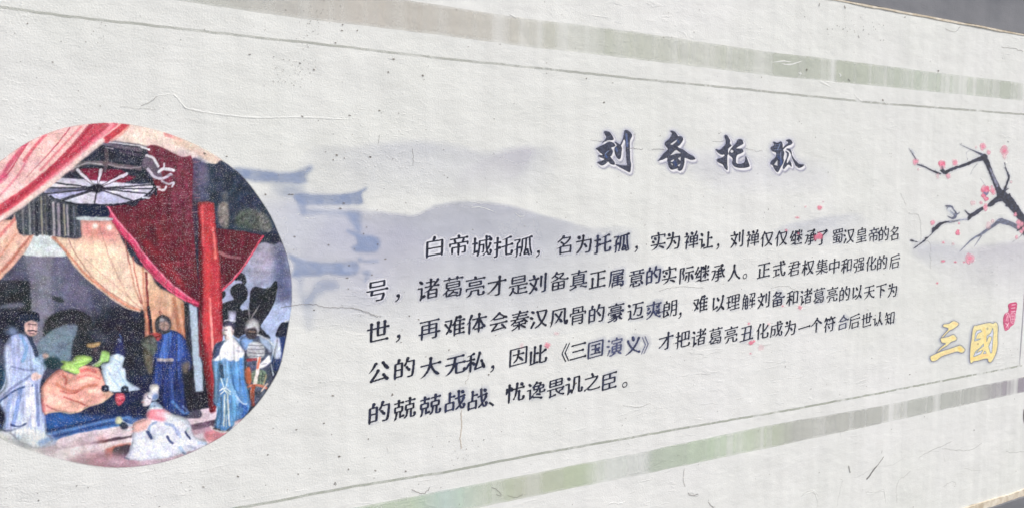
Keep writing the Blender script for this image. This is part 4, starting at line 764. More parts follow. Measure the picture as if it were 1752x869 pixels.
P.blob(*g_([(112, 475)])[0], 6.4, 6.8, (226, 226, 186), 1, lab=LADY); P.poly(g_([(360, 375), (380, 330), (420, 320), (460, 350), (480, 375), (430, 380)]), (160, 184, 214), 1, .95, lab=LADY); P.stroke(g_([(370, 380), (420, 372), (470, 378)]), (226, 230, 238), 2, .7, .9); P.blob(*g_([(408, 355)])[0], 1.2, 1.0, (60, 90, 120), .4)
P.poly(g_([(318, 275), (335, 245), (370, 240), (395, 270), (385, 320), (365, 345), (330, 360), (305, 352), (310, 335), (298, 315), (312, 300)]), (226, 214, 226), .8, lab=LADY); P.poly(g_([(365, 200), (385, 178), (430, 178), (446, 205), (440, 240), (445, 275), (420, 310), (390, 315), (385, 280), (355, 290), (350, 250), (365, 235)]), (206, 208, 222), .8, lab=LADY, var=.1, vs=5); P.blob(*g_([(405, 205)])[0], 7.6, 6.5, (226, 224, 218), 1)
P.poly(g_([(395, 265), (430, 255), (442, 280), (415, 308), (392, 300)]), (84, 116, 176), 1.6, .85); P.stroke(g_([(345, 275), (358, 292), (375, 296)]), (56, 56, 84), 1.6, .6, .9); P.stroke(g_([(303, 325), (318, 322)]), (206, 130, 140), 1.8, .7, .9); P.stroke(g_([(320, 290), (332, 290)]), (90, 80, 100), 1, .5, .8)
# fading where the print dies out toward the foot of the circle
yy, xx = np.mgrid[0:P.h, 0:P.w]; X_ = xx / P.S + P.x0; Y_ = yy / P.S + P.y0
fade = np.clip((250 - X_) / 200, 0, 1) * np.clip((Y_ - 735) / 45, 0, 1)
P.a *= RIM * (1 - .85 * np.clip(fade, 0, 1))
P.a *= 1 - .8 * np.clip((X_ - 300) / 60, 0, 1) * np.clip(1 - (Y_ - 220) / 60, 0, 1) * (P.rgb[..., 1] > .7)
# hand-printed unevenness: the colour wanders a little, blotches and bleeds into its neighbour
n1, n2 = fbm(P.h, P.w, 16, 51, 4) - .5, fbm(P.h, P.w, 16, 71, 4) - .5
YY = np.clip((yy + n1 * 4).round().astype(int), 0, P.h - 1); XX = np.clip((xx + n2 * 4).round().astype(int), 0, P.w - 1)
P.rgb = P.rgb[YY, XX]; P.lab = P.lab[YY, XX]
lum = P.rgb.mean(-1, keepdims=True)
P.rgb = lum + (P.rgb - lum) * .90
# folds of cloth and roundness of the photographed figures, printed as tone
fold = vnoise(P.h, P.w, 70, 7, 201) * .6 + vnoise(P.h, P.w, 34, 4, 202) * .4 - .5
cross_ = fbm(P.h, P.w, 22, 203, 3, 2.2) - .5
for l, am, ed, fs in ((ROBE1, .34, .45, fold), (ARMOR, .5, .6, fold), (HAT, .34, .5, fold), (WARRIOR, .3, .5, cross_), (EDGE_M, .3, .4, fold), (LADY, .16, .35, cross_), (LYING, .34, .35, cross_), (SEATED, .25, .35, cross_), (MAROON, .32, .0, fold), (CURTAIN, .12, .22, fold), (PILLAR, .0, .55, fold), (SWAG, .0, .2, fold), (CANOPY, .25, .0, cross_), (MURAL, .2, .0, cross_), (FLOOR, .22, .0, cross_)):
    M_l = (P.lab == l).astype(float)
    if ed:
        sft = blur(M_l, 7); light = np.roll(sft, (3, 3), (0, 1)); k = 1.04 - ed * .8 * np.clip(1 - (light - .45) / .5, 0, 1)
    else: k = 1
    k = (k * (1 + am * fs * 1.15))[..., None] if not np.isscalar(k) or am else 1
    P.rgb = np.where(M_l[..., None] > 0, P.rgb * k, P.rgb)
for sc, am in ((26, .12), (9, .08), (4, .11)):
    g0 = fbm(P.h, P.w, sc, 5 + sc, 3) - .5; P.rgb = P.rgb * (1 + am * 2 * g0[..., None])
    tint = np.stack([fbm(P.h, P.w, sc * 1.5, 80 + sc + k, 2) - .5 for k in range(3)], -1); P.rgb = P.rgb + tint * .03
P.rgb = np.clip(P.rgb, 0, 1) ** .97; P.rgb = P.rgb * .9 + .10 * np.stack([blur(P.rgb[..., k], 1.6) for k in range(3)], -1)
PICN = {BG: 'round_picture', SWAG: 'red_swag', CANOPY: 'lantern_canopy', VALANCE: 'striped_valance', CURTAIN: 'peach_curtain', MAROON: 'maroon_hanging', PILLAR: 'red_pillar', PANEL: 'white_panel', ROBE1: 'robed_figure', LYING: 'reclining_figure',
        SEATED: 'seated_figure', ARMOR: 'robed_figure', HAT: 'robed_figure', WARRIOR: 'armoured_figure', EDGE_M: 'robed_figure', LADY: 'kneeling_figure', FLOOR: 'stage_floor', MURAL: 'painted_backdrop'}
P.lab[P.lab == 0] = BG
objs = P.build(1.25, .0006, PICN, BG, M_PHOTO, .02)
under_root(objs[BG]); objs[BG]['label'] = 'round printed stage picture with red drapes, a red pillar and robed figures'
for l, t in ((ROBE1, 'printed bearded scholar in pale blue robe and black cap'), (ARMOR, 'printed bearded man in dark blue robe and helmet'), (HAT, 'printed man in tall hat with white collar and blue robe'), (EDGE_M, 'printed dark capped figure at the rim of the picture'),
             (WARRIOR, 'printed warrior with plumed helmet holding a sword'), (LADY, 'printed kneeling lady in white and pink dress'), (LYING, 'printed reclining figure in green under a rose blanket'), (SEATED, 'printed seated figure in pale blue')):
    if l in objs: objs[l]['label'] = t

# ------------------------------------------------------------------ body lettering: brush-written characters
ROWS = [
 [('白',744,423.5),('帝',785,421),('城',824,423),('托',861,423),('孤',895,423),('，',921,432),('名',966,420),('为',999,419),('托',1031,418),('孤',1063,417),('，',1089,424),('实',1126,414),('为',1152,413.4),('禅',1182.5,412.6),('让',1208,412.6),('，',1228.6,420),('刘',1261,410.4),('禅',1287.5,409.7),('仅',1312,409.7),('仅',1337,408.6),('继',1362,408),('承',1387,407),('了',1406.4,406.8),('蜀',1433,405),('汉',1452.4,405),('皇',1474,403.4),('帝',1494.8,403),('的',1512,401.6),('名',1530.5,400.5)],
 [('号',645.5,498),('，',681,507),('诸',733,496),('葛',775,492),('亮',813,491),('才',850,490),('是',887,488),('刘',920,486),('备',956,481),('真',990,479),('正',1022.5,478.5),('属',1055,476.5),('意',1089,476),('的',1118,472),('实',1145,471.6),('际',1174.4,470.5),('继',1201,469.4),('承',1229,467.5),('人',1256,466.8),('。',1274.6,472),('正',1306.6,463),('式',1332.8,461.3),('君',1358.5,460),('权',1382.5,458.3),('集',1406,457),('中',1427.4,456.5),('和',1448.7,455),('强',1469.7,453),('化',1490,451.3),('的',1509,450),('后',1530.5,448.4)],
 [('世',647,568.5),('，',682,576),('再',734.6,563.5),('难',778,559),('体',815,554),('会',853.5,550),('秦',889,548.6),('汉',922,545.7),('风',956,543),('骨',988.6,539.5),('的',1020.5,537.4),('豪',1053.6,535),('迈',1087,532.5),('爽',1118,531),('朗',1146.5,528.6),('，',1164,537),('难',1198.4,521),('以',1228.6,520),('理',1254,517.6),('解',1281,515.4),('刘',1306.6,514),('备',1330.6,511.7),('和',1356,510),('诸',1378.8,508),('葛',1401,506.5),('亮',1423.7,504.3),('的',1445,503),('以',1466,501),('天',1487,500),('下',1507.3,498),('为',1526.8,497)],
 [('公',648.5,637),('的',692,630.6),('大',736.7,628.5),('无',779,624.4),('私',814,619.4),('，',843,628),('因',887,610),('此',920,608),('《',959.6,605.7),('三',989.4,600.4),('国',1019,597.5),('演',1051.5,594),('义',1083,591.5),('》',1110.8,588),('才',1139.5,584),('把',1168,581),('诸',1195.4,578),('葛',1224,575.4),('亮',1250.7,573),('丑',1277.5,570),('化',1304,567),('成',1328,564),('为',1352,561.4),('一',1376,560.7),('个',1397,557),('符',1419,555),('合',1442,552),('后',1461.6,550.4),('世',1482.6,548.5),('认',1502,546.7),('知',1522.4,545)],
 [('的',649,706),('兢',692,700),('兢',736,694),('战',778,686.5),('战',816.7,683.6),('、',841,690),('忧',881.7,672),('谗',917,668.7),('畏',951,663),('讥',982,658.4),('之',1013,653.4),('臣',1042.4,652),('。',1069,657)],
]
GS, CELL, MARG = 96, 128, 16
chars = sorted({c for r in ROWS for c, _, _ in r})
def glyph_edges(ch, _ref=[]):
    """outline of one glyph from Blender's own built-in font"""
    cu = bpy.data.curves.new('tmp', 'FONT'); cu.body = ch; cu.size = 1.0; cu.fill_mode = 'BOTH'; cu.resolution_u = 4
    ob = bpy.data.objects.new('tmp', cu); scene.collection.objects.link(ob)
    dg = bpy.context.evaluated_depsgraph_get(); me = ob.evaluated_get(dg).to_mesh()
    V = np.array([v.co[:2] for v in me.vertices]) if len(me.vertices) else np.zeros((0, 2))
    cnt = {}
    for p in me.polygons:
        for e in p.edge_keys: cnt[e] = cnt.get(e, 0) + 1
    E = [e for e, k in cnt.items() if k == 1]
    ob.evaluated_get(dg).to_mesh_clear(); bpy.data.objects.remove(ob); bpy.data.curves.remove(cu)
    return V, E
V0, _ = glyph_edges('国'); ref_lo, ref_hi = V0.min(0), V0.max(0); EM = (ref_hi - ref_lo).max() / .86; ORG = (ref_lo + ref_hi) / 2 - EM / 2
NC = 12; NR = (len(chars) + NC - 1) // NC
AT = np.zeros((NR * CELL, NC * CELL), np.int32)
for i, ch in enumerate(chars):
    V, E = glyph_edges(ch); oy, ox = (i // NC) * CELL, (i % NC) * CELL
    q = np.zeros((CELL, CELL + 1), np.int32)
    U = (V - ORG) / EM; U = np.c_[U[:, 0] * GS + MARG, (1 - U[:, 1]) * GS + MARG] if len(V) else V
    for a, b in E:
        (x0, y0), (x1, y1) = U[a], U[b]
        if y0 == y1: continue
        if y0 > y1: x0, y0, x1, y1 = x1, y1, x0, y0
        lo, hi = max(0, math.ceil(y0 - .5)), min(CELL - 1, math.ceil(y1 - .5) - 1)
        if hi < lo: continue
        ys = np.arange(lo, hi + 1); xs = np.clip(np.ceil(x0 + (ys + .5 - y0) * (x1 - x0) / (y1 - y0) - .5), 0, CELL).astype(int)
        np.add.at(q, (ys, xs), 1)
    AT[oy:oy + CELL, ox:ox + CELL] = np.cumsum(q, 1)[:, :CELL] % 2
def thin(I):
    I = I.astype(bool).copy()
    for _ in range(40):
        ch = False
        for st in (0, 1):
            p = [np.roll(I, s, (0, 1)) for s in ((1, 0), (1, -1), (0, -1), (-1, -1), (-1, 0), (-1, 1), (0, 1), (1, 1))]   # P2..P9
            B = sum(x.astype(int) for x in p)
            A = sum(((~p[k]) & p[(k + 1) % 8]).astype(int) for k in range(8))
            c = I & (B >= 2) & (B <= 6) & (A == 1)
            if st == 0: c &= ~(p[0] & p[2] & p[4]) & ~(p[2] & p[4] & p[6])
            else: c &= ~(p[0] & p[2] & p[6]) & ~(p[0] & p[4] & p[6])
            if c.any(): ch = True; I &= ~c
        if not ch: break
    return I
SK = thin(AT)
GLYPH = {}
for i, ch in enumerate(chars):
    oy, ox = (i // NC) * CELL, (i % NC) * CELL
    sk = SK[oy:oy + CELL, ox:ox + CELL]; full = AT[oy:oy + CELL, ox:ox + CELL].astype(float)
    if ch in '，。、《》': GLYPH[ch] = blur(full, .8); continue
    ys, xs = np.nonzero(sk); out = np.zeros((CELL, CELL)); Pt = np.c_[xs, ys].astype(float)
    nb = sum(np.roll(sk, s, (0, 1)).astype(int) for s in ((1, 0), (1, -1), (0, -1), (-1, -1), (-1, 0), (-1, 1), (0, 1), (1, 1)))
    ends = [(x, y) for x, y in zip(xs, ys) if nb[y, x] == 1]
    D2 = ((Pt[:, None] - Pt[None]) ** 2).sum(-1)
    wt = (D2 < 36).astype(float); mu = (wt @ Pt) / wt.sum(1)[:, None]
    dx = Pt[None, :, 0] - mu[:, None, 0]; dy = Pt[None, :, 1] - mu[:, None, 1]
    cxx, cyy, cxy = (wt * dx * dx).sum(1), (wt * dy * dy).sum(1), (wt * dx * dy).sum(1)
    th = .5 * np.arctan2(2 * cxy, cxx - cyy); horiz = np.cos(th) ** 2
    dens = len(xs) / 420.0                                   # busy characters get a finer brush
    R = (5.15 - 1.95 * horiz) * (1.14 - .26 * min(dens, 1.4))
    code = {(int(x), int(y)): k for k, (x, y) in enumerate(Pt)}
    NB = [[code[(x + a, y + b)] for a in (-1, 0, 1) for b in (-1, 0, 1) if (a or b) and (x + a, y + b) in code] for x, y in Pt.astype(int)]
    keep = np.ones(len(Pt), bool)
    for ex, ey in ends:                                        # walk each stroke in from its end, along the stroke only
        path = [code[(ex, ey)]]; seen = set(path); junction = False
        while len(path) < 30:
            nx_ = [n for n in NB[path[-1]] if n not in seen]
            if not nx_: break
            if len(nx_) > 2 and len(path) > 2: junction = True; break
            nx_.sort(key=lambda n: np.hypot(*(Pt[n] - Pt[path[-1]]))); seen.update(nx_); path.append(nx_[0])
        n = len(path)
        if n < 5:
            if junction: keep[path] = False
            continue
        dd = np.arange(n); pk = path[min(n - 1, 9)]; v = Pt[path[0]] - Pt[pk]; ang = math.degrees(math.atan2(-v[1], v[0])); r0 = R[path]
        L_ = lambda q: min(q, n)
        if -20 < ang < 40: k = 1 + .85 * np.clip(1 - dd / 8, 0, 1)
        elif ang > 150 or ang < -172: k = 1 + .22 * np.clip(1 - dd / 7, 0, 1)
        elif -172 <= ang < -103: k = np.clip(.30 + .70 * dd / L_(24), 0, 1)
        elif -78 < ang <= -20: k = (1 + .6 * np.sin(np.clip(dd / L_(22), 0, 1) * math.pi)) * np.clip(.3 + dd / 6, 0, 1)
        elif 40 <= ang <= 150: k = 1 + .34 * np.clip(1 - dd / 8, 0, 1)
        else: k = np.clip(.65 + .35 * dd / 7, 0, 1)
        R[path] = r0 * k
    xs, ys, R = xs[keep], ys[keep], R[keep]
    for x, y, r in zip(xs, ys, R):
        w = int(r * 1.4 + 3); y0, y1, x0, x1 = max(0, y - w), min(CELL, y + w + 1), max(0, x - w), min(CELL, x + w + 1)
        Y, X = np.mgrid[y0:y1, x0:x1]; u = ((X - x) + (Y - y)) * .7071; v = ((X - x) - (Y - y)) * .7071
        out[y0:y1, x0:x1] = np.maximum(out[y0:y1, x0:x1], np.clip(r + .5 - np.hypot(u / 1.16, v / .92), 0, 1))
    GLYPH[ch] = out
T = Art(615, 375, 1555, 740, 2.4, seed=300)          # ink
Hh = Art(600, 360, 1570, 755, 1.0, seed=301)         # halos and smudges under the ink
SMUDGE = {(0, 8): .5, (0, 9): .7, (0, 4): .15, (0, 11): .25, (0, 13): .25, (0, 23): .2, (0, 26): .2, (1, 7): .3, (1, 9): .3, (1, 11): .6, (1, 12): .35, (1, 13): .8, (2, 2): .3, (2, 4): .25, (2, 10): .3, (2, 11): .5, (2, 12): .35, (2, 13): 1.0, (2, 21): .5, (2, 24): .35, (3, 2): .3, (3, 3): .5, (3, 4): .3,
          (3, 10): .8, (3, 11): 1.1, (3, 12): .9, (3, 13): 1.3, (3, 14): .3, (3, 19): .4, (3, 25): .2, (3, 26): .5, (4, 0): .3, (4, 2): .5, (4, 3): .8, (4, 4): .6, (4, 7): .3, (4, 8): .3, (4, 11): .5}
FADE = {(3, 11): .55, (3, 13): .45, (3, 26): .7, (2, 13): .85, (3, 12): .85, (0, 26): .85, (3, 10): .85}
HALO = {(0, k): v for k, v in enumerate([1, 1, 1, 1, .95, .9, .6, .4, .2])}; HALO.update({(1, 0): 1, (1, 1): .8, (1, 2): .5, (1, 3): .4, (1, 4): .25})
def stamp(art, ch, cx, cy, grow, fn, pad=0):
    """lay one character on the wall (square em in wall metres, rising strokes)"""
    wx0, wz0 = wall_xz(cx, cy); sh = 1.0
    Lx = EMW * sh; Lz = EMH * sh
    r = 36 + pad
    win = art._win([cx - r, cx + r], [cy - r, cy + r], 0); a, b, c, e = win
    Y, X = np.mgrid[c:e, a:b]; X = (X + .5) / art.S + art.x0; Y = (Y + .5) / art.S + art.y0
    wx, wz = wall_xz(X, Y); u = (wx - wx0) / Lx; v = -(wz - wz0) / Lz + u * .155
    gx = (u + .05 * v + .5) * GS + MARG; gy = (v + .5) * GS + MARG
    G = grow; ok = (gx > 0) & (gx < CELL - 2) & (gy > 0) & (gy < CELL - 2)
    gx = np.clip(gx, 0, CELL - 2.001); gy = np.clip(gy, 0, CELL - 2.001); i, j = gy.astype(int), gx.astype(int); fi, fj = gy - i, gx - j
    m = (G[i, j] * (1 - fi) * (1 - fj) + G[i + 1, j] * fi * (1 - fj) + G[i, j + 1] * (1 - fi) * fj + G[i + 1, j + 1] * fi * fj) * ok
    fn(win, m, wx, wz)
adv = wall_xz(775., 492.)[0] - wall_xz(733., 496.)[0]
EMW = float(adv) * .965; EMH = float(zat(740, 472) - zat(740, 511)) * .99
idx = 0; TN = {}
for ri, row in enumerate(ROWS):
    for ci, (ch, x, y) in enumerate(row):
        idx += 1; TN[idx] = 'character'
        G = GLYPH[ch]; cx, cy = x, y
        if ch in '，。、':      # punctuation marks sit low left in their cell: recentre on the measured mark
            yy, xx = np.nonzero(G > .4); G = np.roll(G, (int(CELL / 2 - yy.mean()), int(CELL / 2 - xx.mean())), (0, 1))
            if ch == '，': cy += 1
        big = np.clip(blur(G, 7) * 4.2, 0, 1); soft_ = blur(G, 4)
        def halo(win, m, wx, wz, k=HALO.get((ri, ci), 0)): Hh.over(win, m * k, (226, 227, 234), 1, .05)
        if (ri, ci) in HALO: stamp(Hh, ch, cx, cy, big, halo, 4)
        s_ = SMUDGE.get((ri, ci), 0.10)
        if s_ > 0:
            bl = blur(G, 6 + 5 * min(s_, 1)); 
            def sm_(win, m, wx, wz, k=s_):
                n = fbm(*m.shape, 6, 40 + idx); Hh.over(win, np.clip(m * (.42 * min(k, 1) + .08) * (.5 + n) * 1.4, 0, .6), (136, 144, 178) if k < 1 else (130, 136, 168), 1, .05)
            stamp(Hh, ch, cx + 2.2, cy - (2 if s_ > .4 else -2), bl, sm_, 6)
        fd = FADE.get((ri, ci), 1.0)
        def ink(win, m, wx, wz, k=fd, ii=idx, ss=s_):
            n = fbm(*m.shape, 7, 900 + ii) - .5
            col = np.array([38, 41, 54]) / 255 + (n * .16)[..., None] * np.array([.8, .95, 1.5]) + min(ss, 1) * np.array([.05, .06, .12]) + (1 - k) * np.array([.25, .26, .32])
            T.over(win, np.clip((m - .18) * 1.7, 0, 1) * (.96 * (.5 + .5 * k)), np.clip(col, 0, 1), ii, .12)
        if s_ > .45: G = np.clip(blur(G, 1.3) * 1.05, 0, 1)
        stamp(T, ch, cx, cy, G, ink)
objs = Hh.build(1.5, .0006, {1: 'inscription'}, None, M_WASH, .035)
insc = under_root(objs[1]); insc['label'] = 'five rows of black brush lettering with pale halos and smudges'
objs = T.build(.72, .0009, TN, insc, M_INK, .04)

# ------------------------------------------------------------------ title in heavy brush script
Q = Art(1000, 205, 1400, 318, 4.0, seed=500); QS = Art(1000, 205, 1400, 318, 2.0, seed=501)
t1, t2, t3, t4 = crop(1010, 215, 9.656), crop(1115, 215, 9.656), crop(1215, 220, 9.656), crop(1305, 220, 9.656)
TC = (66, 70, 86)
def tp(l, fr, pts, col=TC, col2=None): Q.poly(fr(pts), col, .35, lab=l, var=.35, vs=2.2, col2=col2)
tp(1, t1, [(225, 100), (300, 105), (350, 150), (385, 215), (370, 245), (300, 250), (240, 270), (175, 308), (230, 250), (258, 200), (235, 150)])
tp(1, t1, [(85, 385), (140, 355), (230, 310), (300, 268), (365, 280), (415, 330), (400, 352), (345, 372), (375, 430), (350, 500), (332, 520), (395, 600), (402, 652), (330, 640), (280, 585), (230, 560), (135, 518), (140, 493), (200, 490), (150, 450), (110, 405)])
tp(1, t1, [(115, 603), (180, 590), (240, 560), (292, 590), (250, 640), (190, 667), (140, 640)])
tp(1, t1, [(400, 270), (470, 305), (520, 365), (515, 450), (500, 540), (465, 562), (420, 515), (395, 430), (398, 370), (432, 335)])
tp(1, t1, [(488, 318), (520, 260), (540, 200), (555, 120), (570, 80), (620, 85), (680, 135), (690, 180), (655, 260), (655, 400), (660, 560), (674, 650), (652, 775), (560, 735), (460, 685), (405, 640), (480, 652), (560, 662), (600, 655), (592, 560), (580, 400), (575, 280), (555, 235), (530, 290), (505, 338)])
tp(2, t2, [(300, 88), (370, 100), (420, 150), (440, 180), (490, 183), (520, 220), (505, 270), (460, 330), (430, 360), (520, 400), (600, 458), (690, 513), (722, 560), (640, 572), (570, 545), (543, 545), (540, 620), (510, 722), (465, 755), (425, 735), (428, 715), (330, 735), (280, 690), (255, 600), (250, 540), (180, 570), (93, 590), (130, 550), (190, 470), (260, 400), (222, 340), (218, 280), (280, 230), (315, 180), (325, 130)])
tp(3, t3, [(240, 108), (285, 125), (330, 200), (325, 250), (352, 290), (300, 342), (300, 430), (285, 450), (282, 560), (286, 693), (235, 660), (200, 600), (120, 560), (113, 508), (180, 490), (232, 452), (230, 440), (170, 437), (110, 390), (88, 340), (150, 355), (200, 320), (250, 260), (250, 200), (235, 150)])
tp(3, t3, [(480, 178), (530, 195), (550, 250), (520, 277), (430, 332), (520, 335), (552, 385), (510, 417), (440, 455), (428, 560), (470, 587), (560, 565), (578, 470), (600, 478), (650, 610), (632, 642), (540, 660), (420, 645), (362, 590), (365, 500), (308, 440), (318, 370), (370, 300), (430, 240), (445, 200)])
Q.stroke(t3([(470, 505), (510, 480), (550, 458)]), (110, 112, 130), 1.0, .4, .8, lab=3)
tp(4, t4, [(168, 220), (240, 240), (290, 218), (325, 250), (330, 340), (352, 390), (356, 420), (345, 480), (345, 560), (300, 640), (245, 728), (190, 680), (160, 620), (123, 590), (140, 540), (205, 480), (215, 410), (150, 380), (128, 320), (180, 280)])
tp(4, t4, [(383, 200), (440, 183), (492, 230), (470, 272), (400, 300), (330, 357), (318, 340), (380, 272), (415, 238)])
tp(4, t4, [(370, 378), (425, 400), (430, 450), (402, 520), (402, 580), (440, 528), (472, 580), (472, 642), (420, 602), (350, 675), (325, 650), (355, 560), (395, 480), (395, 420)])
tp(4, t4, [(382, 345), (430, 333), (470, 370), (492, 460), (550, 540), (610, 590), (682, 600), (650, 642), (590, 657), (540, 620), (510, 560), (478, 490), (450, 400)])
for fr, q, w, cc, al in ((t1, [(240, 480), (270, 445), (300, 425)], .9, (150, 172, 214), .9), (t1, [(250, 500), (270, 530)], 3, (70, 96, 150), .8), (t1, [(590, 150), (600, 230), (605, 340)], 3.6, (110, 130, 186), .6), (t1, [(420, 370), (440, 430)], 3, (90, 112, 166), .6),
                         (t2, [(420, 240), (450, 290)], 2.5, (80, 104, 150), .6), (t2, [(370, 600), (400, 660)], 5, (56, 74, 120), .7), (t4, [(282, 258), (262, 310), (238, 362)], .8, (150, 172, 216), .9), (t4, [(200, 280), (270, 270)], .6, (120, 140, 190), .8), (t4, [(180, 320), (250, 312)], .6, (120, 140, 190), .8),
                         (t4, [(190, 355), (300, 350)], .7, (140, 155, 196), .8), (t4, [(210, 430), (290, 428)], .6, (130, 150, 196), .8), (t4, [(297, 390), (296, 470), (298, 580)], .8, (170, 180, 214), .9), (t4, [(255, 470), (310, 560), (290, 600)], 4, (64, 86, 146), .5), (t4, [(360, 420), (355, 540)], .7, (170, 178, 210), .8), (t1, [(160, 340), (230, 300), (300, 275)], .8, (190, 194, 214), .8)):
    Q.stroke(fr(q), cc, w, .4, al)
INKM = Q.a.copy()
holes = [(t2, [(300, 315), (350, 280), (425, 232), (405, 270), (340, 327)]), (t2, [(300, 502), (380, 415), (410, 408), (485, 462), (400, 472)]), (t2, [(428, 543), (480, 523), (472, 592)]), (t2, [(305, 592), (370, 558), (362, 590), (330, 608)]), (t2, [(308, 620), (348, 640), (342, 672)]), (t2, [(422, 662), (478, 630), (452, 684)]),
         (t4, [(183, 602), (240, 525), (243, 622)]), (t3, [(328, 382), (355, 354), (384, 382), (355, 410)])]
for fr, q in holes:
    win, m = Q.mask(fr(q), .3, fr is t3)
    a, b, c, e = win; Q.a[c:e, a:b] *= 1 - m * .92
def shift(m, dx, dy): return np.roll(m, (int(round(dy)), int(round(dx))), (0, 1))
base = np.clip(Q.a, 0, 1)[::2, ::2][:QS.h, :QS.w]; S2 = QS.S
wh = np.clip(blur(shift(base, 1.6 * S2, 2.4 * S2), 1.6 * S2) * 2.3, 0, 1)
sh = np.clip(blur(shift(base, 2.8 * S2, 5.0 * S2), 1.6 * S2) * 2.2, 0, 1)
glow = blur(base, 4.5 * S2)
full = (0, QS.w, 0, QS.h)
QS.over(full, np.clip(glow * .9, 0, .4), (176, 178, 214), 1, .02)
QS.over(full, sh * .55, (158, 158, 180), 1, .02)
QS.over(full, np.clip(blur(base, 1.2 * S2) * 1.3, 0, 1) * .5, (140, 146, 184), 1, .02)
QS.over(full, wh * .96, (234, 234, 238), 1, .02)
objs = QS.build(1.0, .0006, {1: 'title_inscription'}, None, M_WASH, .03)
ttl = under_root(objs[1]); ttl['label'] = 'title of four heavy dark brush characters with white outline'
Q.build(.62, .0009, {1: 'character', 2: 'character', 3: 'character', 4: 'character'}, ttl, M_TITLE, .05)

# ------------------------------------------------------------------ yellow emblem characters and red seal
G = Art(1575, 535, 1730, 632, 4.0, seed=600); l1, l2 = crop(1580, 540, 9.65), crop(1650, 540, 9.657)
YE = (234, 222, 170); OUT = (116, 124, 144)
def outlined(l, pts, fr):
    G.poly(fr(pts), YE, .3, lab=l, var=.07, vs=3, col2=(238, 216, 150)); 
    G.stroke(fr(pts + [pts[0]]), OUT, 1.25, .45, .85, lab=l)
outlined(1, [(325, 140), (350, 130), (420, 120), (480, 82), (530, 85), (580, 120), (570, 155), (500, 210), (430, 245), (370, 300), (320, 350), (290, 350), (350, 280), (405, 210), (320, 175)], l1)
outlined(1, [(275, 370), (300, 360), (400, 340), (480, 305), (520, 320), (550, 370), (530, 405), (460, 430), (390, 490), (320, 530), (240, 592), (220, 590), (290, 510), (360, 455), (300, 440), (280, 400)], l1)
outlined(1, [(110, 665), (200, 620), (320, 570), (450, 530), (560, 490), (610, 480), (660, 520), (685, 560), (650, 605), (600, 605), (550, 590), (430, 625), (300, 670), (220, 730), (150, 750), (115, 720)], l1)
for q, w, cc in (([(590, 530), (610, 560)], 5, (244, 204, 110)), ([(500, 120), (540, 130)], 4, (242, 206, 146)), ([(300, 640), (400, 600), (500, 570)], 3, (240, 210, 160)), ([(470, 350), (500, 370)], 4, (244, 214, 140))): G.stroke(l1(q), cc, w, 1.6, .7)
outlined(2, [(160, 155), (210, 150), (330, 120), (420, 108), (470, 120), (510, 98), (545, 130), (555, 200), (550, 350), (550, 480), (520, 620), (460, 740), (420, 770), (390, 750), (380, 710), (330, 710), (230, 740), (160, 750), (105, 780), (85, 700), (95, 500), (110, 400), (130, 230)], l2)
for q, w, cc in (([(320, 200), (340, 340), (350, 480)], 4, (244, 210, 130)), ([(230, 680), (320, 650), (380, 640)], 4, (244, 200, 140)), ([(120, 700), (160, 690)], 4, (244, 206, 120))): G.stroke(l2(q), cc, w, 1.6, .6)
for q in ([(178, 290), (200, 245), (260, 225), (285, 255), (220, 285), (195, 330), (183, 382), (265, 374), (225, 395), (165, 414)], [(465, 200), (475, 280), (465, 420), (450, 600), (430, 612), (398, 500), (440, 400), (450, 345), (405, 330), (375, 385), (365, 420), (370, 330), (430, 285)], [(150, 660), (180, 590), (260, 520), (312, 460), (315, 490), (230, 560), (190, 612), (303, 560), (270, 622), (150, 672)], [(308, 622), (335, 575), (360, 612)]):
    G.poly(l2(q), (214, 218, 232), .25, lab=2, sm=False); G.stroke(l2(q + [q[0]]), (104, 124, 140), 1.0, .4, .85, sm=False)
G.stroke(l2([(362, 205), (375, 196), (388, 210), (378, 226), (364, 222)]), (110, 120, 134), .8, .4, .9); G.blob(*l2([(222, 460)])[0], 1.4, 1.2, (140, 124, 100), .5)
GS2 = Art(1565, 500, 1752, 645, 1.5, seed=610)
ga = np.zeros((GS2.h, GS2.w)); sub = np.clip(G.sample(G.a, *np.meshgrid((np.arange(GS2.w) + .5) / GS2.S + GS2.x0, (np.arange(GS2.h) + .5) / GS2.S + GS2.y0)), 0, 1)
Yg, Xg = np.mgrid[0:GS2.h, 0:GS2.w]; ins = (Xg / GS2.S + GS2.x0 > 1575) & (Xg / GS2.S + GS2.x0 < 1730) & (Yg / GS2.S + GS2.y0 > 535) & (Yg / GS2.S + GS2.y0 < 632)
sub = sub * ins
GS2.over((0, GS2.w, 0, GS2.h), np.clip(blur(shift(sub, -2, 1), 3.4) * .75, 0, .5), (160, 166, 192), 1, .02)
GS2.a[:, int((1720 - GS2.x0) * GS2.S):] = 0
objs = GS2.build(1.4, .0006, {1: 'emblem'}, None, M_WASH, .03); emb = under_root(objs[1]); emb['label'] = 'two yellow outlined characters at the lower right of the artwork'
G.build(.62, .0009, {1: 'character', 2: 'character'}, emb, M_STRIPE if False else M_BRANCH, .05)
SL = Art(1710, 508, 1748, 572, 5.0, seed=620); s1 = crop(1705, 505, 12.41)
SP = [(265, 170), (380, 140), (432, 160), (430, 260), (410, 350), (405, 450), (375, 590), (300, 660), (250, 720), (180, 745), (145, 640), (135, 500), (170, 390), (240, 345), (250, 280), (240, 220)]
SL.poly(s1(SP), (240, 196, 214), 1.3, .75, lab=1); SL.a *= .9
SL.poly(s1(SP), (198, 84, 122), .35, lab=1, var=.12, vs=3, col2=(206, 106, 138))
WHT = (244, 206, 218)
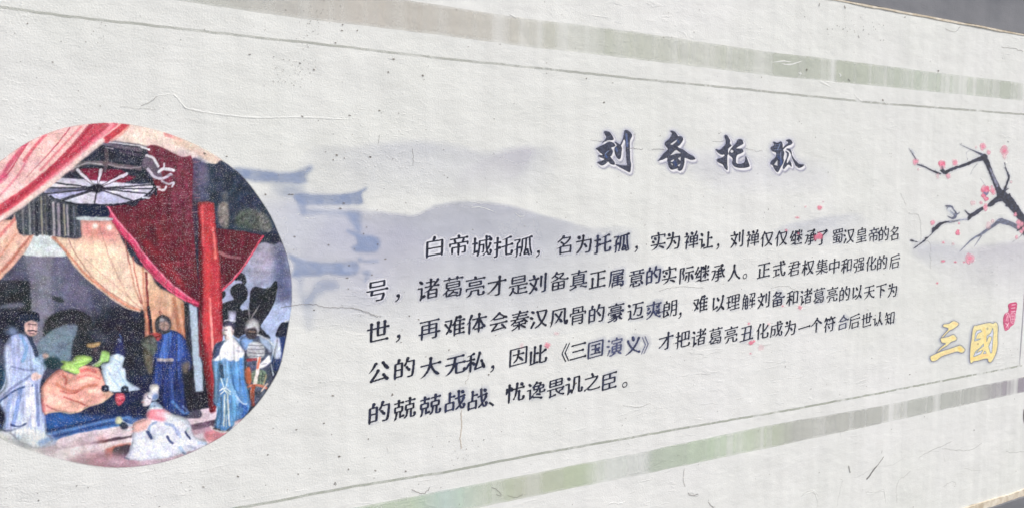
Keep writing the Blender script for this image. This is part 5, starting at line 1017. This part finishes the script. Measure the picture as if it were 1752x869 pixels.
for q, w in (([(325, 200), (395, 190)], 1.5), ([(318, 270), (385, 260)], 1.5), ([(316, 342), (390, 330)], 1.6), ([(305, 385), (320, 372), (385, 375), (388, 470), (376, 570), (310, 572), (298, 480), (305, 385)], 1.0), ([(320, 440), (372, 438)], .8), ([(315, 500), (370, 497)], .8), ([(345, 400), (342, 530)], .8), ([(318, 545), (365, 542)], .8),
             ([(198, 410), (215, 380), (240, 368), (262, 400), (272, 460)], 1.2), ([(238, 410), (240, 540)], 1.1), ([(222, 440), (210, 490), (198, 540)], 1.0), ([(180, 590), (215, 605), (225, 640)], 1.0), ([(258, 572), (228, 630), (205, 670)], 1.1), ([(235, 620), (245, 690)], 1.0), ([(205, 610), (250, 600)], .8)):
    SL.stroke(s1(q), WHT, w, .3, .88)
objs = SL.build(.55, .0009, {1: 'seal'}, None, M_BRANCH, .04); under_root(objs[1]); objs[1]['label'] = 'rose red seal with small pale characters'

# ------------------------------------------------------------------ plum branch
B = Art(1535, 215, 1800, 480, 3.0, seed=700); J, K = crop(1540, 230, 6.684), crop(1540, 330, 6.684)
INKB = (68, 70, 82); GRB = (122, 127, 146); s = 6.684
def br(fr, pts, cc=INKB, soft=.5, al=.96, lab=1):
    q = fr(pts); q = [(x, y, w * .86 / s) for x, y, w in q]; B.stroke(q, cc, None, soft, al, lab=lab, rag=1.5 if cc == INKB else .8)
br(K, [(1165, 30, 120), (1240, 90, 125), (1310, 180, 112), (1360, 250, 100), (1425, 330, 105), (1520, 420, 110), (1700, 520, 120)])
br(K, [(1250, 20, 34), (1245, 60, 46)]); br(K, [(1215, 145, 30), (1260, 150, 40)])
br(J, [(960, 262, 72), (1003, 350, 62), (1050, 470, 56), (1090, 560, 62), (1125, 640, 80), (1165, 700, 130)], INKB, .7)
br(J, [(1030, 400, 20), (1070, 490, 30), (1110, 590, 36)], (150, 152, 176), 1.0, .75)
br(J, [(480, 422, 34), (515, 440, 46), (560, 415, 40), (640, 385, 36), (760, 345, 40), (850, 305, 44), (920, 280, 62), (965, 262, 84)])
br(J, [(455, 415, 8), (490, 415, 40)]); br(J, [(680, 115, 4), (760, 155, 8), (850, 195, 13), (930, 232, 34)], (88, 92, 108)); br(J, [(790, 190, 3), (758, 210, 4), (755, 265, 3)], (150, 154, 170), .5, .6); br(J, [(765, 270, 6), (775, 320, 4)], (140, 144, 160), .5, .6)
br(J, [(100, 165, 6), (150, 240, 13), (195, 312, 13)]); br(J, [(130, 185, 14), (160, 220, 12)], (176, 184, 206), 1, .5)
br(J, [(196, 345, 12), (215, 352, 18), (280, 375, 18), (350, 410, 20), (410, 436, 26), (450, 452, 24), (468, 455, 5)])
for x, y in ((245, 350), (262, 356), (400, 418)): br(J, [(x, y - 8, 5), (x, y + 14, 8)])
br(J, [(880, 340, 8), (830, 400, 4), (805, 460, 3)], (160, 164, 176), .6, .6)
br(J, [(1195, 328, 8), (1210, 400, 17), (1242, 490, 26), (1215, 580, 28), (1190, 650, 44), (1175, 700, 60)]); br(J, [(1185, 378, 4), (1210, 400, 9)]); br(J, [(1240, 620, 8), (1205, 640, 20)])
br(J, [(915, 505, 3), (960, 570, 5), (975, 600, 8)], (140, 146, 160), .5, .7); br(J, [(1218, 130, 3), (1222, 170, 4)], (150, 150, 160), .5, .6); br(J, [(1230, 82, 9), (1236, 90, 9)], (110, 110, 120))
br(K, [(1150, 60, 90), (1080, 95, 64), (1040, 130, 60), (1005, 150, 26)], INKB, .6); br(K, [(935, 182, 44), (900, 205, 52), (850, 240, 50), (805, 265, 50), (780, 300, 36)]); br(K, [(735, 198, 6), (765, 230, 18), (795, 255, 30)])
br(K, [(770, 302, 16), (700, 310, 18), (620, 325, 22), (540, 335, 26)], (168, 172, 190), .6, .8); br(K, [(660, 322, 5), (560, 345, 6)], (90, 94, 108))
br(K, [(560, 330, 14), (500, 342, 26), (450, 362, 46), (410, 405, 46), (380, 430, 34), (360, 470, 12), (310, 515, 15), (270, 550, 22), (230, 580, 13), (155, 635, 10)]); br(K, [(365, 420, 14), (380, 400, 20)]); br(K, [(285, 520, 14), (300, 510, 12)])
br(K, [(118, 545, 18), (135, 546, 28), (160, 553, 14), (195, 562, 9), (230, 570, 3)])
br(K, [(515, 150, 6), (545, 155, 26), (590, 160, 22), (608, 190, 16), (635, 230, 22), (625, 275, 40), (590, 292, 22), (540, 266, 6)], (96, 100, 118)); br(K, [(640, 245, 26), (665, 240, 14), (678, 222, 5)], (96, 100, 118)); br(K, [(575, 210, 5), (610, 240, 16), (625, 260, 24)], (96, 100, 118)); br(K, [(540, 160, 10), (536, 190, 5)], (130, 134, 150))
br(K, [(550, 180, 60), (600, 250, 60)], (196, 202, 220), 3, .35)
br(K, [(683, 667, 6), (740, 610, 12), (800, 550, 18), (860, 505, 22), (920, 478, 30), (1000, 420, 34), (1080, 365, 42), (1130, 325, 54), (1160, 315, 58)], GRB, .6, .92); br(K, [(1150, 325, 62), (1200, 335, 66), (1270, 358, 58), (1340, 395, 60)], (116, 121, 140), .6, .92); br(K, [(848, 612, 5), (890, 550, 11), (930, 490, 15)], (150, 154, 170), .6, .8)
br(K, [(940, 450, 12), (1040, 390, 12), (1120, 335, 14)], (88, 92, 110), .8, .6)
br(K, [(1340, 430, 20), (1400, 400, 50), (1420, 480, 24)]); br(K, [(1400, 470, 14), (1360, 510, 6), (1285, 560, 3)], (150, 146, 156), .6, .7); br(K, [(1380, 340, 60), (1430, 420, 70)])
BR_ = B
F1 = Art(1535, 215, 1800, 480, 3.0, seed=720); F1.thr = .06
PK, PD, PP = (240, 176, 192), (226, 108, 140), (240, 208, 214); fl = []
def flower(fr, x, y, r, strong, n=5, seed=1):
    l = len(fl) + 1; fl.append(strong); cx, cy = fr([(x, y)])[0]; q = random.Random(seed + x)
    R = r * .82 / s
    for k in range(n):
        t = k / n * 6.283 + q.uniform(0, 1); c_ = PD if strong > .8 and k % 2 == 0 else (PK if strong > .4 else PP)
        F1.blob(cx + math.cos(t) * R * .5, cy + math.sin(t) * R * .62, R * .58, R * .68, c_, .7, min(.62, .2 + .38 * strong), lab=l, wob=.18, seed=k)
    if strong > .5:
        F1.blob(cx, cy, R * .45, R * .4, (220, 96, 130), .7, .55, wob=.2)
        F1.stroke([(cx - R * .6, cy + R * .2), (cx, cy - R * .2), (cx + R * .5, cy + R * .4)], (250, 220, 228), .5, .4, .6)
for fr, x, y, r, st in ((J, 175, 315, 40, .6), (J, 205, 402, 16, .4), (J, 475, 345, 48, 1), (J, 500, 378, 26, .4), (J, 625, 325, 40, .6), (J, 550, 480, 34, .45), (J, 430, 480, 30, .15), (J, 945, 145, 44, .7), (J, 1010, 208, 30, .45), (J, 865, 150, 18, .2), (J, 1190, 192, 60, .6), (J, 1195, 262, 32, .35), (J, 972, 635, 56, 1), (J, 955, 705, 34, 1),
                        (J, 985, 742, 30, .9), (J, 1060, 655, 42, .6), (J, 1048, 605, 20, .5), (J, 830, 785, 36, .3), (J, 1268, 545, 20, .3), (K, 925, 115, 22, .5), (K, 975, 160, 38, .6), (K, 978, 198, 16, .8), (K, 372, 345, 34, .6), (K, 658, 455, 33, .9), (K, 672, 350, 14, .7), (K, 795, 745, 62, .6), (K, 770, 782, 26, .6), (K, 1350, 340, 34, .8), (K, 1388, 362, 30, .7),
                        (K, 1352, 392, 28, .6), (K, 1316, 250, 26, .6), (K, 1385, 442, 26, .7), (K, 1330, 508, 24, .5), (K, 1005, 375, 44, .2), (K, 1055, 330, 30, .2), (K, 1412, 412, 26, .8)):
    flower(fr, x, y, r, st)
nf = len(fl)
F1.stroke(J([(960, 670), (990, 690), (1000, 670)]), (104, 116, 150), 3.2, .8, .8); F1.stroke(J([(480, 375), (485, 395)]), (110, 90, 110), 3, .8, .7)
nB = fbm(B.h, B.w, 8, 31, 3) - .5; B.rgb = np.clip(B.rgb * (1 + .5 * nB[..., None]) + np.array([0, .01, .04]) * nB[..., None] * 2, 0, 1)
bh = np.clip(blur(B.a, 7) * .55, 0, .35) * (1 - B.a); B.rgb = np.where(B.a[..., None] < .02, np.array([176, 180, 204]) / 255, B.rgb); B.a = B.a * (.88 + .2 * (fbm(B.h, B.w, 14, 91, 3))) ; B.rgb = np.where((bh > B.a)[..., None], np.array([176, 180, 204]) / 255, B.rgb); B.a = np.clip(np.maximum(B.a, bh), 0, 1); B.lab[:] = 1
objs = B.build(1.0, .0008, {1: 'plum_branch'}, None, M_BRANCH, .04); plum = under_root(objs[1]); plum['label'] = 'dark ink plum branch with small pink blossoms'
F1.build(.9, .0011, {i + 1: 'blossom' for i in range(nf)}, plum, M_BRANCH, .04)
# loose petals over the lettering
F2 = Art(880, 335, 1660, 620, 2.0, seed=740)
pet = [(1402, 356, 4.2, 4, .7), (1408, 346, 2, 1.4, .5), (1378, 354, 1.6, 1.2, .7), (1364, 372.5, 4, 1.6, .6), (1345, 394, 2.2, 1.8, .9), (1401, 404, 6, 6, .85), (1395, 407, 4, 5, .6), (1368.5, 525.7, 4, 3.6, .6), (1285, 586, 5, 3.4, .9), (1290, 583, 2.6, 2, 1), (1302, 594, 6, 5, .25), (1281, 553, 1.8, 2.2, .7),
       (1315, 554, 2.6, 2, .5), (1284, 604, 2, 1.2, .8), (1339, 523, 2.4, 1.4, .7), (936.5, 590, 5, 5.5, .6), (952, 570, 5, 3, .3), (892, 591, 4, 5, .22), (1603, 484, 2.4, 2, .7), (1613.5, 415, 3, 2, .6), (1630.5, 417.5, 2.6, 2.4, .4), (1613, 446.5, 3.4, 2, .9), (1634.5, 448, 3, 1.6, .8), (1649, 448, 2, 1.6, .8), (1366, 400, 1.6, 2, .8)]
for k, (x, y, rx, ry, a) in enumerate(pet): F2.blob(x, y, rx * .9, ry * .9, (236, 130, 156) if a > .5 else (240, 176, 190), .8, a * .85, lab=k + 1, wob=.25, seed=k)
for k in range(len(pet)): pass
F2.lab[:] = np.where(F2.a > .02, F2.lab, 0)
# give soft rims the label of their petal
for k, (x, y, rx, ry, a) in enumerate(pet):
    win = F2._win([x - rx - 3, x + rx + 3], [y - ry - 3, y + ry + 3], 0); l = F2.lab[win[2]:win[3], win[0]:win[1]]; l[(l == 0)] = k + 1
objs = F2.build(.8, .0012, {k + 1: 'petal' for k in range(len(pet))}, plum, M_BRANCH, .04)

# ------------------------------------------------------------------ cracks, raised scars, pits and stains in the plaster
def crack(pts, w, col, al, fr=None, name='crack'):
    P_ = fr(pts) if fr else pts
    q = catmull(P_, closed=False, n=5); r = random.Random(int(P_[0][0]))
    q = [(x + r.gauss(0, .5), y + r.gauss(0, .5)) for x, y in q]
    return quad_line(name, q, w, col, al, off=.0013, mat=M_WASH)
def scar(pts, w, h, fr=None):
    """raised lip of plaster: real relief, triangular in section"""
    P_ = fr(pts) if fr else pts; q = catmull(P_, closed=False, n=6); r = random.Random(int(P_[0][0]) + 1)
    q = q + np.cumsum([(r.gauss(0, .35), r.gauss(0, .35)) for _ in q], 0) * .6
    x, z = wall_xz(q[:, 0], q[:, 1]); T_ = np.gradient(np.c_[x, z], axis=0); T_ /= np.linalg.norm(T_, axis=1)[:, None] + 1e-9; Nn = np.c_[-T_[:, 1], T_[:, 0]]
    V = []; n = len(x)
    for i in range(n):
        e = min(1, min(i, n - 1 - i) / 4 + .05); ww = w * .8 * e * r.uniform(.6, 1.3); hh = h * .5 * e * r.uniform(.4, 1.2)
        for s_, k in ((-1, -.0005), (-.25, hh), (.15, hh * .9), (1, -.0005)): V.append((x[i] + Nn[i, 0] * s_ * ww / 2, WALL_Y - k, z[i] + Nn[i, 1] * s_ * ww / 2))
    F = [(4 * i + k, 4 * i + k + 1, 4 * i + k + 5, 4 * i + k + 4) for i in range(n - 1) for k in range(3)]
    return under_root(link_mesh('plaster_scar', V, F, M_PLASTER, None, True))
A0 = crop(0, 0, 2.92); A5 = crop(500, 0, 2.92); N4 = crop(480, 400, 5.43); L5 = crop(1150, 680, 2.91); T3 = crop(1000, 200, 4.38); K9 = crop(1540, 330, 6.684); R9 = crop(1600, 640, 3.796); Y4 = crop(300, 660, 2.92); Y5 = crop(900, 640, 2.92); U6 = crop(1300, 0, 3.876)
DK = (128, 126, 124)
crack([(0, 680), (100, 665), (170, 655), (250, 650), (330, 658), (420, 680), (520, 682), (620, 685), (750, 705), (850, 750), (880, 762), (940, 764)], .0028, (130, 128, 126), .6, N4)
crack([(600, 382), (700, 378), (760, 386), (869, 388)], .0035, (150, 148, 150), .6, crop(1010, 215, 9.656)); crack([(0, 240), (200, 262), (330, 275)], .003, (160, 158, 160), .5, crop(1010, 215, 9.656)); crack([(0, 400), (100, 398), (220, 400)], .003, (150, 148, 150), .6, crop(1115, 215, 9.656)); crack([(40, 215), (120, 222), (240, 212)], .003, (160, 158, 160), .5, crop(1215, 220, 9.656)); crack([(570, 330), (720, 370), (869, 376)], .003, (160, 158, 160), .5, crop(1215, 220, 9.656))
scar([(860, 470), (880, 488), (920, 535), (960, 548), (1050, 565), (1150, 578), (1250, 590), (1380, 592), (1500, 592), (1640, 598), (1752, 604)], .011, .0022, A0); scar([(700, 530), (740, 512), (790, 484), (830, 480), (860, 466)], .008, .0012, A0)
crack([(700, 532), (745, 512), (785, 486)], .003, (170, 170, 168), .5, A0); crack([(600, 535), (690, 542), (780, 548)], .002, (170, 170, 168), .5, A0)
for q, w, a in (([(970, 405), (1000, 360), (1030, 325), (1050, 292)], .011, .9), ([(1040, 275), (1046, 262)], .009, .8), ([(878, 335), (884, 350), (886, 372)], .008, .8), ([(1225, 300), (1245, 285), (1290, 262), (1350, 236), (1392, 215)], .006, .65), ([(1340, 250), (1400, 258), (1480, 260), (1510, 245), (1542, 225)], .006, .6),
                ([(820, 540), (832, 470), (845, 420), (838, 400)], .005, .4), ([(905, 395), (940, 385), (1010, 345), (1100, 330), (1160, 290)], .004, .4), ([(1120, 520), (1113, 460), (1130, 410), (1160, 385), (1185, 362)], .006, .5), ([(1350, 440), (1380, 420), (1405, 418), (1412, 440)], .006, .45), ([(1660, 266), (1700, 270), (1750, 266)], .006, .5),
                ([(60, 440), (56, 400), (62, 350)], .003, .5), ([(80, 480), (100, 472), (112, 490), (132, 485)], .004, .6), ([(178, 515), (192, 535), (214, 542)], .004, .6), ([(640, 490), (665, 472), (690, 465), (718, 482)], .005, .5), ([(960, 465), (1000, 470), (1050, 458), (1056, 500)], .005, .5), ([(720, 500), (725, 540)], .004, .4), ([(835, 165), (842, 205)], .004, .5), ([(715, 200), (714, 222)], .003, .4),
                ([(1455, 350), (1500, 360), (1540, 362)], .005, .45), ([(1350, 280), (1358, 315)], .006, .4), ([(1225, 262), (1330, 262)], .004, .35)):
    crack(q, w * .6, (150, 147, 144), a * .62, L5)
for q, w, h in (([(640, 478), (670, 466), (700, 462), (722, 480), (728, 500)], .016, .003), ([(955, 470), (985, 478), (1020, 462), (1050, 460), (1058, 496), (1060, 530)], .016, .003), ([(75, 475), (95, 468), (115, 484), (134, 480)], .008, .002), ([(1250, 268), (1300, 256), (1350, 230)], .014, .002), ([(880, 540), (920, 500), (960, 480)], .012, .002), ([(1110, 440), (1140, 400), (1185, 366)], .014, .002), ([(520, 270), (530, 290), (545, 300)], .01, .002)): scar(q, w * .6, h * .55, L5)
for q, w, a in (([(95, 230), (140, 242), (200, 256), (230, 340), (236, 440), (234, 545)], .006, .42), ([(290, 545), (338, 570), (343, 690), (346, 869)], .006, .38), ([(0, 10), (20, 50), (50, 110), (65, 140)], .006, .35)): crack(q, w, (150, 150, 148), a * .7, K9)
for q, w, a in (([(1178, 515), (1200, 525), (1235, 535), (1260, 520), (1270, 505)], .003, .7), ([(1580, 505), (1610, 520), (1625, 545), (1600, 540)], .003, .7), ([(1660, 545), (1700, 555), (1735, 540)], .003, .6), ([(1060, 330), (1058, 300)], .002, .4), ([(790, 490), (798, 480), (802, 495)], .003, .8)): crack(q, w, DK, a, Y4)
scar([(200, 590), (350, 570), (500, 545), (650, 520), (780, 495), (900, 465), (1000, 445), (1100, 428)], .005, .0009, Y4)
for q, w, a in (([(790, 470), (786, 520), (795, 560)], .004, .5), ([(808, 590), (825, 605), (858, 598)], .005, .6), ([(910, 635), (925, 655), (940, 669)], .005, .55), ([(1610, 455), (1618, 490)], .008, .6), ([(1752, 455), (1720, 500), (1700, 525)], .01, .7), ([(480, 155), (550, 162), (620, 145)], .003, .35)): crack(q, w, DK, a, Y5)
scar([(405, 655), (430, 640), (460, 648), (495, 635)], .01, .003, Y5); scar([(1380, 605), (1410, 592), (1445, 590), (1460, 640)], .016, .003, Y5); scar([(500, 150), (560, 160), (640, 138)], .008, .0015, Y5)
for q, w, a in (([(560, 45), (568, 62)], .01, .7), ([(395, 25), (390, 45)], .007, .6), ([(650, 240), (658, 255)], .007, .6), ([(690, 195), (682, 210)], .006, .5), ([(1230, 190), (1260, 210), (1300, 208), (1330, 180)], .006, .3), ([(1600, 315), (1680, 325), (1750, 345)], .006, .4), ([(580, 525), (595, 540)], .008, .7)): crack(q, w, DK, a, U6)
for q, w, h in (([(1080, 68), (1100, 82), (1125, 100)], .007, .003), ([(1540, 580), (1580, 565), (1605, 560)], .006, .002), ([(1580, 575), (1605, 600)], .006, .002), ([(470, 290), (500, 295), (510, 280)], .007, .0025), ([(930, 370), (980, 340), (1020, 320)], .006, .0012), ([(1060, 350), (1090, 335)], .006, .0015), ([(870, 115), (900, 125)], .007, .002), ([(1200, 545), (1230, 535), (1260, 545)], .006, .0015)): scar(q, w, h, A5)
for q, w, h in (([(380, 535), (430, 560), (480, 580)], .02, .003), ([(420, 540), (470, 548), (520, 555)], .014, .002), ([(620, 620), (660, 660), (690, 675)], .016, .0025), ([(60, 420), (140, 408), (230, 415)], .012, .002), ([(250, 480), (275, 495), (262, 480)], .014, .003), ([(520, 490), (535, 500), (525, 515)], .014, .003), ([(130, 425), (200, 430), (290, 405)], .012, .002)): scar(q, w, h, U6)
for q, w, h in (([(700, 430), (740, 425), (790, 440)], .005, .0018), ([(930, 470), (960, 500), (990, 495)], .006, .002), ([(700, 460), (760, 450), (810, 462), (860, 480)], .006, .0016), ([(870, 490), (890, 475)], .006, .002)): scar(q, w, h, crop(560, 200, 2.92))
for q in ([(0, 425), (60, 428), (110, 440)], [(200, 600), (260, 615), (340, 608)], [(220, 590), (300, 602)], [(560, 612), (630, 608)], [(300, 200), (345, 205)], [(120, 570), (160, 582), (200, 560)]): scar(q, .006, .0012, crop(480, 260, 5.43))
# rust-brown run below the last row
crack([(1428, 130), (1430, 190), (1424, 250), (1428, 312)], .005, (190, 176, 160), .6, Y4, 'brown_stain'); crack([(1432, 120), (1426, 145)], .004, (176, 162, 148), .5, Y4, 'brown_stain'); crack([(975, 345), (972, 400), (955, 440), (948, 462)], .0022, (170, 160, 150), .5, crop(600, 560, 4.827), 'brown_stain'); crack([(1085, 460), (1083, 560)], .002, (170, 168, 164), .5, crop(600, 560, 4.827))
for q in ([(425, 160), (428, 200), (429, 245)], [(255, 95), (256, 135)]): crack(q, .0026, (160, 160, 158), .6, crop(560, 200, 2.92))
crack([(0, 700), (60, 715), (150, 750), (230, 775)], .0024, (176, 176, 174), .6, crop(600, 380, 4.827)); crack([(1110, 570), (1150, 595), (1200, 600)], .0022, (190, 190, 188), .6, crop(600, 380, 4.827))
crack([(210, 372), (260, 360), (330, 352), (420, 358)], .0028, (176, 176, 174), .6, crop(1050, 360, 2.716)); crack([(730, 360), (800, 350), (850, 368), (900, 380)], .003, (176, 176, 174), .5, crop(1050, 360, 2.716))
# dark clip at the right end
quad = quad_line('dark_patch', [(1753, 698), (1752, 712), (1754, 724)], .03, (96, 96, 104), .9, .0012); quad['label'] = 'small dark patch at the right end'
# pits: small dark chips, each a flat dark mark fading out at its rim, one stuff part
def dots(name, lst, col, al, off, seed):
    r = random.Random(seed); V = []; F = []; R = []; c0 = np.clip(lin(np.array(col) / 255), 0, 1)
    for x, y, w, h in lst:
        X, Z = wall_xz(float(x), float(y)); X, Z = float(X), float(Z); k = len(V); n = 9; rot = r.uniform(-.6, .2)
        V.append((X, WALL_Y - off, Z)); R.append((*c0, al))
        for ring_, aa in ((.62, al), (1.0, 0)):
            for i in range(n):
                t = i / n * 6.283; q = ring_ * r.uniform(.75, 1.25); u, v_ = w * q * math.cos(t), h * q * math.sin(t)
                V.append((X + u * math.cos(rot) - v_ * math.sin(rot), WALL_Y - off, Z + u * math.sin(rot) + v_ * math.cos(rot))); R.append((*c0, aa))
        for i in range(n):
            j = (i + 1) % n; F.append((k, k + 1 + i, k + 1 + j, k)); F.append((k + 1 + i, k + 1 + n + i, k + 1 + n + j, k + 1 + j))
    me = bpy.data.meshes.new(name); me.from_pydata(V, [], [tuple(dict.fromkeys(f)) for f in F]); a = me.color_attributes.new('ink', 'FLOAT_COLOR', 'POINT'); a.data.foreach_set('color', np.array(R, np.float32).ravel()); me.materials.append(M_WASH)
    o = bpy.data.objects.new(name, me); scene.collection.objects.link(o); under_root(o); o['kind'] = 'stuff'; return o
hand = [(90, 107), (427, 94), (517, 200), (47, 41), (570, 274), (589, 271), (633, 269), (634, 269), (576, 266), (588, 348), (495, 333), (582, 357), (627, 389), (562, 419), (646, 418), (659, 443), (597, 454), (636, 470), (594, 475), (537, 530), (504, 405), (673, 102), (664, 124), (723, 130), (649, 190), (598, 198), (537, 120), (513, 109), (586, 43),
        (407, 814), (348, 832), (507, 734), (554, 723), (569, 676), (671, 675), (596, 802), (580, 780), (642, 804), (694, 805), (630, 750), (510, 810), (458, 777), (131, 830), (66, 855), (1003, 135), (1380, 120), (350, 263), (388, 268), (454, 333), (500, 333), (622, 400), (574, 74), (585, 53), (611, 53), (1033, 176), (985, 655), (836, 640), (1556, 640), (1510, 172), (1605, 122), (1548, 30), (768, 598), (671, 673), (716, 546), (700, 540), (686, 585), (1666, 735)]
lst = [(x, y, random.uniform(.0020, .0040) * (1 + x / 1400), random.uniform(.0013, .0024) * (1 + x / 1400)) for x, y in hand]
dots('pit', lst, (110, 102, 94), .75, .0015, 3)['label'] = 'small dark chips in the plaster'
r = random.Random(12); lst = []
for k in range(330):
    x, y = r.uniform(-100, 1760), r.uniform(-30, 900)
    lst.append((x, y, r.uniform(.0009, .0022) * (1 + x / 1300), r.uniform(.0007, .0016) * (1 + x / 1300)))
for cx_, cy_, n in ((500, 120, 26), (520, 60, 18), (545, 25, 22), (165, 55, 14), (1440, 40, 12), (1480, 55, 14), (780, 780, 14), (515, 115, 12)):
    for k in range(n): lst.append((cx_ + r.gauss(0, 16), cy_ + r.gauss(0, 14), r.uniform(.0008, .002) * (1 + cx_ / 1300), r.uniform(.0006, .0014) * (1 + cx_ / 1300)))
dots('speck', lst, (140, 136, 130), .6, .0014, 4)['label'] = 'fine dark specks scattered over the plaster'
